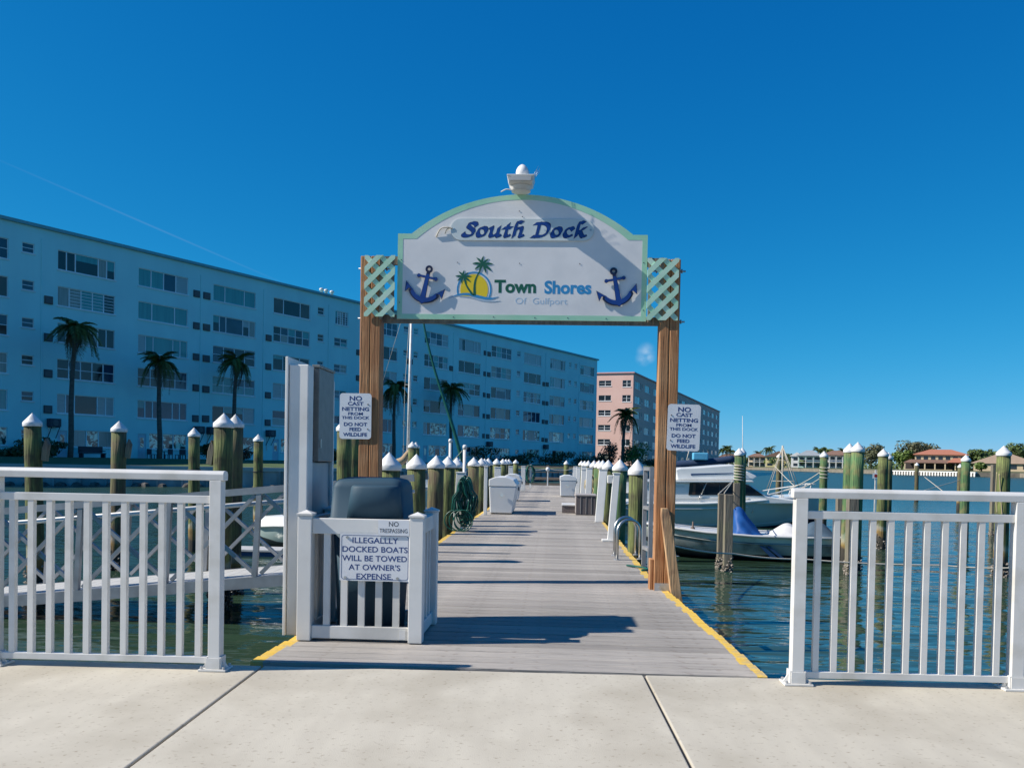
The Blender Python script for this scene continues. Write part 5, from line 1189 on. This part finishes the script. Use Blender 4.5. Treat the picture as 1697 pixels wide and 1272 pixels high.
for a, c, fl in acs:
    for f in fl:
        z = HEAD[f]-1.0-wr.uniform(0, .08); b = MB(); b.box(a, c, -.10, -.003, z-.66, z); o = b.build('air_conditioner', 'ac_rust' if wr.random() < .3 else 'ac_dark', blue)
        b = MB(); b.box(a+.06, c-.06, -.112, -.102, z-.60, z-.06); b.build('grille', 'ac_grille', o)
BR = Matrix.Rotation(math.atan2(FU.y, FU.x), 3, 'Z')
def on_blue(s_, out, z): return FA+FU*s_+FN*out+Vector((0, 0, z))
for i, (s_, lab) in enumerate(((4.3, 'left of the first palm trunk'), (18.85, 'above the slim strapped piling, left one'), (20.4, 'above the slim strapped piling, right one'), (28.0, 'beside the tall white utility post'), (70.0, 'above the left row of piling caps'), (86.5, 'near the right end of the facade'))):
    t = thing('condenser_unit', 'dark condenser bracketed to the blue block, '+lab, 'air conditioner', on_blue(s_, .02, 3.4), math.atan2(FU.y, FU.x), 'condensers on the blue block')
    b = MB(); b.box(-.48, .48, -.62, -.06, .0, .68); c_ = b.build('casing', 'ac_dark', t, bevel=.03)
    b = MB(); b.tube([(.0, -.621, .34), (.0, -.64, .34)], .25, 16); b.build('fan_grille', 'ac_grille', c_)
    for x in (-.35, .35): b = MB(); b.bar((x, -.62, -.03), (x, -.0, -.03), .05, .05); b.bar((x, -.60, -.05), (x, -.0, -.95), .045, .045); b.build('bracket', 'ac_dark', t)
    b = MB(); b.box(-.30, -.24, -.05, -.005, -1.5, 0); b.build('pipe_cover', 'white_metal', t)

PA0 = Vector((15.912, 180.406, 0)); PU = Vector((.309, .951, 0)).normalized()
pink = thing('apartment_building', 'six storey pink apartment block beyond the blue one, sunlit at its near end', 'building', PA0, math.atan2(PU.y, PU.x))
spec = []; s_ = 1.7
while s_ < 128:
    for f, zh in enumerate(HEAD+[3.2]):
        spec.append((s_, s_+5.2, zh-1.5, zh, wr.choice(('wide', 'four', 'two'))))
        if int(s_) % 3 == 0 or s_ < 8: spec.append((s_+6.2, s_+7.1, zh-1.0, zh-.1, 'one'))
    s_ += 9.4
facade(pink, 0, 133, .3, 19.75, [q[:4] for q in spec], 'pink_wall')
for q in spec: window(pink, *q, wr)
b = MB(); b.box(-.25, 133.2, -.25, 15, 19.752, 20.0); b.build('roof', 'pink_trim', pink)
b = MB(); b.add([(133, 0, .3), (133, 15, .3), (133, 15, 19.75), (133, 0, 19.75), (0, 15, .3), (0, 15, 19.75)], [(0, 1, 2, 3), (1, 4, 5, 2)]); b.build('side_wall', 'pink_wall', pink)
# its sunlit end wall: frame turned so local x runs left along the wall
pe = bpy.data.objects.new('end_wall', None); C.objects.link(pe); pe.parent = pink; pe.location = (0, 15, 0); pe.rotation_euler = (0, 0, -pi/2)
spec = []
for zh in HEAD+[3.2]: spec += [(15-2.25, 15-.45, zh-1.35, zh, 'two'), (15-7.25, 15-4.6, zh-1.15, zh, 'two'), (15-13.5, 15-11.0, zh-1.15, zh, 'two')]
w0 = facade(pink, 0, 15, .3, 19.75, [q[:4] for q in spec], 'pink_wall', name='end_wall'); w0.location = (0, 15, 0); w0.rotation_euler = (0, 0, -pi/2)
bpy.data.objects.remove(pe)
for q in spec:
    o = window(pink, *q, wr)
    for ch in o.children: ch.data.materials[0] = MATS['glass_dark' if q[3] > 6 else 'glass_painted_reflect']
    o.location = (0, 15, 0); o.rotation_euler = (0, 0, -pi/2)

# ================================================================== PALMS AND PLANTS
def frond_mesh(L, droop, lw, ll, seed, n=26):
    r = random.Random(seed); v = []; f = []
    def pt(t): a = t*1.0; return Vector((L*(t-.12*t*t*droop), 0, L*(.34*t-droop*.62*t*t*t-.30*droop*t*t)))
    for i in range(n):
        t0, t1 = i/n, (i+1)/n; p, q = pt(t0), pt(t1); w_ = .035*(1-t0)+.008; k = len(v)
        v += [p+Vector((0, -w_, 0)), p+Vector((0, w_, 0)), q+Vector((0, w_*.9, 0)), q+Vector((0, -w_*.9, 0))]; f.append((k, k+1, k+2, k+3))
    for i in range(2, n*2):
        t = i/(n*2); p = pt(t)
        for s_ in (-1, 1):
            l = ll*(.45+.75*sin(pi*min(1, t*.92+.06)))*r.uniform(.8, 1.15); d = Vector((.55*l, s_*l*.72, -l*(.30+.55*r.random())*min(1.3, droop+.35))); e = Vector((lw*r.uniform(.7, 1.2), 0, .004)); k = len(v)
            v += [p-e*.5, p+e*.5, p+d*.6+e*.45+Vector((0, 0, .05*l)), p+d+Vector((0, 0, -.12*l)), p+d*.55-e*.45+Vector((0, 0, .05*l))]; f.append((k, k+1, k+2, k+3, k+4))
    me = bpy.data.meshes.new('frond'); me.from_pydata([tuple(x) for x in v], [], f); return me
FM = [frond_mesh(2.3, .95, .075, .62, 1), frond_mesh(2.5, 1.35, .075, .66, 2), frond_mesh(2.5, 1.75, .075, .62, 3)]
FD = frond_mesh(2.7, 1.9, .05, .40, 4)
for m in FM: m.materials.append(MATS['palm_leaf'])
FD.materials.append(MATS['palm_dry'])
def palm(label, base, top, r=.16, sc=1.0, n=22, dry=5, seed=0, group='palms in front of the apartments', lean=0.0):
    R = random.Random(seed); t = thing('palm_tree', label, 'palm tree', base, 0, group); H = top-base[2]; b = MB()
    pts = [(lean*(k/8)**1.6+.05*sin(k), .03*sin(k*1.7), H*k/8) for k in range(9)]; b.tube([(p[0], p[1], p[2]-.3 if i == 0 else p[2]) for i, p in enumerate(pts)], r*1.25, 10, r*.8); b.build('trunk', 'palm_trunk', t)
    tip = Vector(pts[-1])
    b = MB(); b.lathe([(r*.7, -.7*sc), (r*1.5, -.25*sc), (r*1.2, .15*sc), (.02, .5*sc)], 9, tip); b.build('crown_shaft', 'palm_dry', t)
    for k in range(n):
        a = 2.399*k+R.uniform(-.3, .3); el = R.uniform(.0, 1.0)**1.0; m = FM[0] if el > .62 else (FM[1] if el > .3 else FM[2]); pit = -(.05+1.7*max(0, el-.35))
        o = inst('frond', m, t, tip+Vector((0, 0, .1)), (R.uniform(-.2, .2), pit, a), (sc*R.uniform(.85, 1.12),)*3)
    for k in range(dry):
        inst('dry_frond', FD, t, tip+Vector((0, 0, -.15)), (R.uniform(-.3, .3), .35+R.uniform(-.1, .3), R.uniform(0, 6.28)), (sc*R.uniform(.7, 1.0),)*3)
    return t
def facade_pt(px, k):                               # spot on the lawn: fraction k of the way to the blue facade
    d = ray(px, 757); d.z = 0; t = (FA-CAMP).dot(FN)/d.dot(FN); return d*t*k
for i, (px, cy, k, lab, ln) in enumerate(((116, 548, .945, 'tall palm before the blue block, leftmost of the row', .35), (264, 602, .95, 'palm with hanging fronds, second from the left before the blue block', -.1), (387, 602, .96, 'palm third from the left before the blue block, behind the thick piling', .15), (652, 645, .94, 'palm right of the left gateway post, behind the mast', .05), (747, 648, .955, 'palm crossed by the leaning green pole', -.15))):
    p = facade_pt(px, k); dist = math.hypot(p.x, p.y); z0 = land_z(p.x, p.y)-.05; z1 = Q(px, cy, p.y).z
    sc = (1.0, .95, 1.0, 1.15, 1.1)[i]
    palm(lab, (p.x, p.y, z0), z1, .19, sc*.70, 24, 7, 30+i, lean=ln)
p = Q(1031, 760, 150); palm('palm in front of the sunlit end of the pink block', (p.x, 150, .7), Q(1034, 690, 150).z, .26, 1.0, 17, 6, 50, lean=.5)
def leaf_blob(name, mat, parent, rx, ry, rz, n, leaf, seed, c=(0, 0, 0), lumps=7):
    R = random.Random(seed); b = MB(); L = []
    for k in range(lumps):
        a = R.uniform(0, 6.28); q = R.uniform(.25, .75); L.append((Vector((rx*q*cos(a), ry*q*sin(a), rz*R.uniform(-.45, .6))), R.uniform(.35, .6)))
    L.append((Vector((0, 0, 0)), .62))
    for k in range(n):
        o_, s_ = R.choice(L); d = Vector((R.gauss(0, 1), R.gauss(0, 1), R.gauss(0, 1))).normalized(); q = R.uniform(.55, 1.05)**.6
        p = Vector(c)+o_+Vector((d.x*rx*s_*q, d.y*ry*s_*q, d.z*rz*s_*q)); e = (d+Vector((R.uniform(-.8, .8), R.uniform(-.8, .8), R.uniform(-.5, .8)))).normalized(); u_ = e.orthogonal().normalized(); w_ = e.cross(u_); l = leaf*R.uniform(.6, 1.4); an = R.uniform(0, 6.28)
        uu = u_*cos(an)+w_*sin(an); vv = e.cross(uu)
        b.add([p-uu*l, p-vv*l*.5, p+uu*l, p+vv*l*.5], [(0, 1, 2, 3)])
    return b.build(name, mat, parent)
def shrub(label, p, rx, rz, mat, n=500, leaf=.14, seed=0, group=None, name='shrub'):
    t = thing(name, label, 'shrub', p, 0, group); b = MB()
    for k in range(4): a = k*1.6; b.tube([(0, 0, -.1), (.3*rx*cos(a), .3*rx*sin(a), rz*.9)], .04, 5)
    b.build('stem', 'bark', t); leaf_blob('foliage', mat, t, rx, rx*.8, rz, n, leaf, seed, (0, 0, rz*.85)); return t
SHR = [(20, .97, 1.6, .55, 'leaf_dark', 'low dark shrub at the far left under the blue block'), (52, .96, 2.3, 1.0, 'leaf_dark', 'rounded dark shrub behind the far left piling'), (82, .97, 1.5, .75, 'leaf_dark', 'dark shrub right of the far left piling'), (344, .97, 1.0, 1.1, 'leaf_dark', 'upright dark shrub left of the thick green piling'),
       (398, .97, 1.0, .7, 'leaf_red', 'reddish shrub right of the thick green piling'), (553, .97, 1.6, .9, 'leaf_dark', 'dark shrub between utility post and left notice sign'), (806, .975, 2.6, 1.6, 'leaf_dark', 'tall bushy shrub above the sixth left piling cap'), (838, .98, 2.6, .9, 'leaf_dark', 'dark shrub above the middle piling caps'),
       (872, .975, 3.2, 1.0, 'leaf_dark', 'wide dark shrub above the left end of the wooden pier'), (908, .975, 3.0, 1.1, 'leaf_dark', 'dark shrub above the middle of the wooden pier'), (930, .98, 2.8, 1.2, 'leaf_dark', 'dark shrub above the right end of the wooden pier'), (966, .985, 2.8, .9, 'leaf_dark', 'dark shrub at the right corner of the blue block')]
for i, (px, k, rx, rz, m, lab) in enumerate(SHR):
    p = facade_pt(px, k); shrub(lab, (p.x, p.y, land_z(p.x, p.y)-.05), rx, rz, m, 700, .16, 70+i, 'shrubs under the blue block')
for i, (px, py, y, rx, rz, m, lab) in enumerate(((1011, 762, 158, 2.2, 2.6, 'leaf_red', 'bare brownish shrub below the pink end wall'), (1043, 762, 155, 1.6, 1.8, 'leaf_red', 'thin brownish shrub right of the pink palm trunk'), (1058, 760, 150, 2.6, 2.5, 'leaf_lime', 'bright green leafy shrub at the pink block corner'), (992, 765, 160, 3.5, 1.0, 'leaf_dark', 'dark hedge between the blue and pink blocks'), (1085, 768, 158, 3.2, 1.0, 'leaf_dark', 'dark hedge at the foot of the pink block'))):
    q = Q(px, py, y); shrub(lab, (q.x, y, .75), rx, rz, m, 800, .2, 90+i, 'shrubs by the pink block')
# garden furniture on the lawn
p = facade_pt(153, .975); t = thing('garden_bench', 'dark garden bench under the ground floor window left of the forked piling', 'bench', (p.x, p.y, land_z(p.x, p.y)), math.atan2(FU.y, FU.x))
b = MB(); b.box(-1.1, 1.1, -.3, .3, .38, .46); b.build('seat', 'outdoor_dark', t); b = MB(); b.box(-1.1, 1.1, .24, .32, .47, 1.0); b.build('backrest', 'outdoor_dark', t)
for x in (-1.0, 1.0):
    b = MB(); b.box(x-.06, x+.06, -.28, .28, 0, .379); b.build('leg', 'outdoor_dark', t); b = MB(); b.box(x-.05, x+.05, -.28, .23, .6, .66); b.build('armrest', 'outdoor_dark', t)
p = facade_pt(272, .97); t = thing('patio_table', 'dark patio table behind the second palm trunk', 'table', (p.x, p.y, land_z(p.x, p.y)))
b = MB(); b.lathe([(.75, .70), (.75, .74)], 20); b.build('table_top', 'outdoor_dark', t); b = MB(); b.lathe([(.3, 0), (.05, .05), (.05, .699)], 10); b.build('pedestal', 'outdoor_dark', t)
for i, (dx, dy) in enumerate(((-1.3, .1), (-.6, -.7), (.7, -.6), (1.3, .2), (1.9, -.3))):
    q = thing('patio_chair', ('leftmost', 'second', 'third', 'fourth', 'rightmost')[i]+' dark chair around the patio table by the second palm', 'chair', (p.x+dx, p.y+dy, land_z(p.x, p.y)), rng.uniform(0, 6), 'patio chairs')
    b = MB(); b.box(-.25, .25, -.25, .25, .42, .46); b.build('seat', 'outdoor_dark', q); b = MB(); b.box(-.25, .25, .22, .26, .47, .95); b.build('backrest', 'outdoor_dark', q)
    for x in (-.22, .22):
        for y in (-.22, .22): b = MB(); b.box(x-.025, x+.025, y-.025, y+.025, 0, .419); b.build('leg', 'outdoor_dark', q)

# ================================================================== FAR SHORE HOUSES AND TREES
def house(label, px, w_, d_, storeys, wall, roof, rtype, off, win, rh=None, porch=0, sh=3.1, turn=0.0):
    p = shore(px, off); t = thing('house', label, 'house', (p.x, p.y, .9), math.atan2(p.y, p.x)-pi/2+turn, 'houses across the bay')
    H = storeys*sh; b = MB(); b.box(-w_/2, w_/2, 0, d_, 0, H); b.build('wall', wall, t)
    o = .7; rh = rh or w_*.18; b = MB()
    e = [(-w_/2-o, -o, H+.01), (w_/2+o, -o, H+.01), (w_/2+o, d_+o, H+.01), (-w_/2-o, d_+o, H+.01)]; e2 = [(x, y, z+.22) for x, y, z in e]
    if rtype == 'hip': k = min(w_, d_)*.42; top = [(-w_/2+k, d_/2, H+rh), (w_/2-k, d_/2, H+rh)]
    elif rtype == 'gable': top = [(-w_/2-o, d_/2, H+rh), (w_/2+o, d_/2, H+rh)]
    else: top = None
    if top: b.add(e+e2+top, [(3, 2, 1, 0), (0, 1, 5, 4), (1, 2, 6, 5), (2, 3, 7, 6), (3, 0, 4, 7), (4, 5, 9, 8), (6, 7, 8, 9), (5, 6, 9), (7, 4, 8)])
    else: b.add(e+e2+[(0, -o, H+rh), (0, d_+o, H+rh)], [(3, 2, 1, 0), (0, 1, 5, 4), (1, 2, 6, 5), (2, 3, 7, 6), (3, 0, 4, 7), (4, 5, 8), (5, 6, 9, 8), (6, 7, 9), (7, 4, 8, 9)])
    b.build('roof', roof, t)
    n = win
    for f in range(storeys):
        for i in range(n):
            x = -w_/2+w_*(i+.5)/n; b = MB(); ww = w_/n*.30; b.box(x-ww, x+ww, -.06, -.01, f*sh+.9, f*sh+2.4); b.build('window', 'house_glass', t)
    if porch:
        b = MB(); b.box(-w_/2, w_/2, -3, -.0125, sh-.22, sh-.02); b.build('balcony', 'wall_white', t)
        for i in range(porch+1):
            x = -w_/2+.2+(w_-.4)*i/porch; b = MB(); b.box(x-.18, x+.18, -2.95, -2.6, 0, sh-.222); b.build('column', 'wall_white', t)
            if storeys > 1: b = MB(); b.box(x-.14, x+.14, -2.95, -2.7, sh, 2*sh-.1); b.build('column', 'wall_white', t)
        if storeys > 1:
            b = MB(); b.box(-w_/2, w_/2, -2.92, -2.84, sh+.85, sh+.95); b.build('balcony_rail', 'wall_white', t)
            b = MB(); b.box(-w_/2-.4, w_/2+.4, -3.4, -.75, 2*sh-.05, 2*sh+.2); b.build('porch_roof', roof, t)
    return t
house('white house with brown hip roof at the left end of the far shore', 1208, 14, 10, 2, 'wall_white', 'roof_brown', 'hip', 40, 4, 2.4)
house('tan two storey house with columned balconies across the bay', 1254, 10.5, 9, 2, 'wall_tan', 'roof_brown', 'hip', 14, 3, 2.2, porch=3)
house('yellow gabled house across the bay behind the cone of rigging', 1290, 15, 12, 2, 'wall_yellow', 'roof_brown', 'front', 30, 3, 3.4)
house('small white roofed wing right of the yellow house', 1320, 6, 8, 2, 'wall_white', 'wall_white', 'front', 22, 1, 2.2)
house('mint house with grey hip roof and white porches across the bay', 1341, 11.5, 10, 2, 'wall_mint', 'roof_grey', 'hip', 14, 3, 3.0, porch=3)
house('white house with brown roof left of the tall green piling pair', 1385, 12, 10, 2, 'wall_white', 'roof_brown', 'hip', 20, 4, 2.4, porch=4)
mz = house('large mansion with red tile roofs across the bay', 1558, 17.5, 12, 2, 'wall_tan', 'roof_tile', 'hip', 26, 7, 2.2, sh=2.9)
b = MB(); b.add([(-12.5, -5.5, 2.9), (9.5, -5.5, 2.9), (9.5, -.8, 4.0), (-10.5, -.8, 4.0)], [(0, 1, 2, 3)]); b.add([(-12.5, -5.5, 2.65), (9.5, -5.5, 2.65), (9.5, -5.5, 2.9), (-12.5, -5.5, 2.9)], [(0, 1, 2, 3)]); b.build('terrace_roof', 'roof_brown', mz)
b = MB(); b.add([(2.0, -6.2, 3.0), (9.8, -6.2, 3.0), (9.4, -.9, 4.7), (4.5, -.9, 4.7)], [(0, 1, 2, 3)]); b.build('wing_roof', 'roof_tile', mz)
for x in (-12, -8.6, -5.2, -1.8, 1.6, 5.0, 8.6): b = MB(); b.box(x-.22, x+.22, -5.3, -4.9, 0, 2.64); b.build('column', 'wall_tan', mz)
b = MB(); b.box(-12, 9, -2.2, -2, 0, 2.6); b.build('screened_terrace', 'patio_dark', mz); b = MB(); b.box(-12.4, 4, -7.2, -7, -.6, .35); b.build('terrace_wall', 'wall_tan', mz)
house('low tan house with broad white edged gable at the far right', 1664, 19, 12, 1, 'wall_tan', 'wall_brownpink', 'front', 16, 4, 4.2, sh=2.8)
def tree(label, px, off, h, rx, mat, n=1500, leaf=.55, seed=0, trunk=.3):
    p = shore(px, off); t = thing('tree', label, 'tree', (p.x, p.y, .9), 0, 'trees across the bay'); b = MB()
    b.tube([(0, 0, -.3), (.2, 0, h*.35), (0, .2, h*.75)], trunk, 7, trunk*.4)
    for k in range(5): a = k*1.3; b.tube([(.1, 0, h*.33), (rx*.5*cos(a), rx*.5*sin(a), h*.7)], trunk*.45, 5, trunk*.15)
    b.build('trunk', 'bark', t); leaf_blob('crown', mat, t, rx, rx*.8, h*.42, n, leaf, seed, (0, 0, h*.60), 11)
for i, a in enumerate((('rounded lime green tree left of the rigging cone', 1276, 18, 6.5, 4.0, 'leaf_lime'), ('dark green tree behind the yellow house', 1310, 45, 8.5, 5.0, 'leaf_mid'), ('small yellow green tree right of the yellow house', 1332, 8, 5.0, 2.6, 'leaf_lime'),
     ('broad olive brown tree right of the tall green pair', 1443, 30, 11.5, 6.5, 'leaf_olive'), ('bright green palm like tree left of the mansion', 1494, 20, 8.0, 3.8, 'leaf_lime'), ('dense olive tree left of the mansion roof', 1514, 38, 11.0, 6.5, 'leaf_olive'), ('olive tree behind the left end of the mansion roof', 1532, 55, 11.5, 6.0, 'leaf_olive'),
     ('dark green tree between mansion and low tan house', 1622, 40, 8.5, 4.5, 'leaf_mid'), ('green tree right of the mansion end', 1637, 55, 8.5, 4.5, 'leaf_mid'), ('small yellow green bush in front of the low tan house', 1626, 6, 3.0, 2.2, 'leaf_lime'), ('dark tree at the far right edge', 1692, 30, 10.5, 5.0, 'leaf_mid'), ('dark green tree left of the mint house', 1325, 60, 8.0, 4.0, 'leaf_dark'), ('low green tree behind the white house by the green pair', 1402, 60, 8.0, 5.0, 'leaf_mid'), ('low green trees left of the tan balcony house', 1232, 60, 7.0, 5.0, 'leaf_mid'))):
    tree(*a, seed=200+i)
for i, (px, off, h, s_, lab) in enumerate(((1196, 20, 11.5, 1.5, 'tall palm at the right end of the pink block, left one'), (1204, 25, 13.5, 1.6, 'tall palm at the right end of the pink block, middle one'), (1210, 22, 12.0, 1.5, 'tall palm at the right end of the pink block, right one'), (1256, 40, 9.5, 1.5, 'palm behind the tan balcony house'), (1274, 45, 13, 1.8, 'palm behind the yellow house'), (1356, 40, 10.5, 1.6, 'palm left of the wrapped piling across the bay'), (1370, 45, 11, 1.6, 'palm right of the wrapped piling across the bay'), (1396, 50, 9.5, 1.5, 'palm behind the white house by the green pair'), (1677, 30, 8.5, 1.5, 'palm right of the tallest piling across the bay'))):
    p = shore(px, off); palm(lab, (p.x, p.y, .9), .9+h*.85, .25, s_, 16, 2, 300+i, 'palms across the bay')
# hedge line that reads as one mass along the far bank
R = random.Random(5); b = MB()
for k in range(5200):
    px = R.uniform(1190, 1700); p = shore(px, R.uniform(24, 75)); z = 1.2+abs(R.gauss(0, 1.5)); l = R.uniform(.35, .8); e = Vector((R.gauss(0, 1), R.gauss(0, 1), R.gauss(0, 1))).normalized(); u_ = e.orthogonal().normalized()*l; v_ = e.cross(u_)*.6; c = Vector((p.x, p.y, z))
    b.add([c-u_, c-v_, c+u_, c+v_], [(0, 1, 2, 3)])
o = b.build('bank_greenery', 'leaf_mid'); struct(o, 'stuff'); o['label'] = 'low greenery massed along the far bank'; o['category'] = 'greenery'
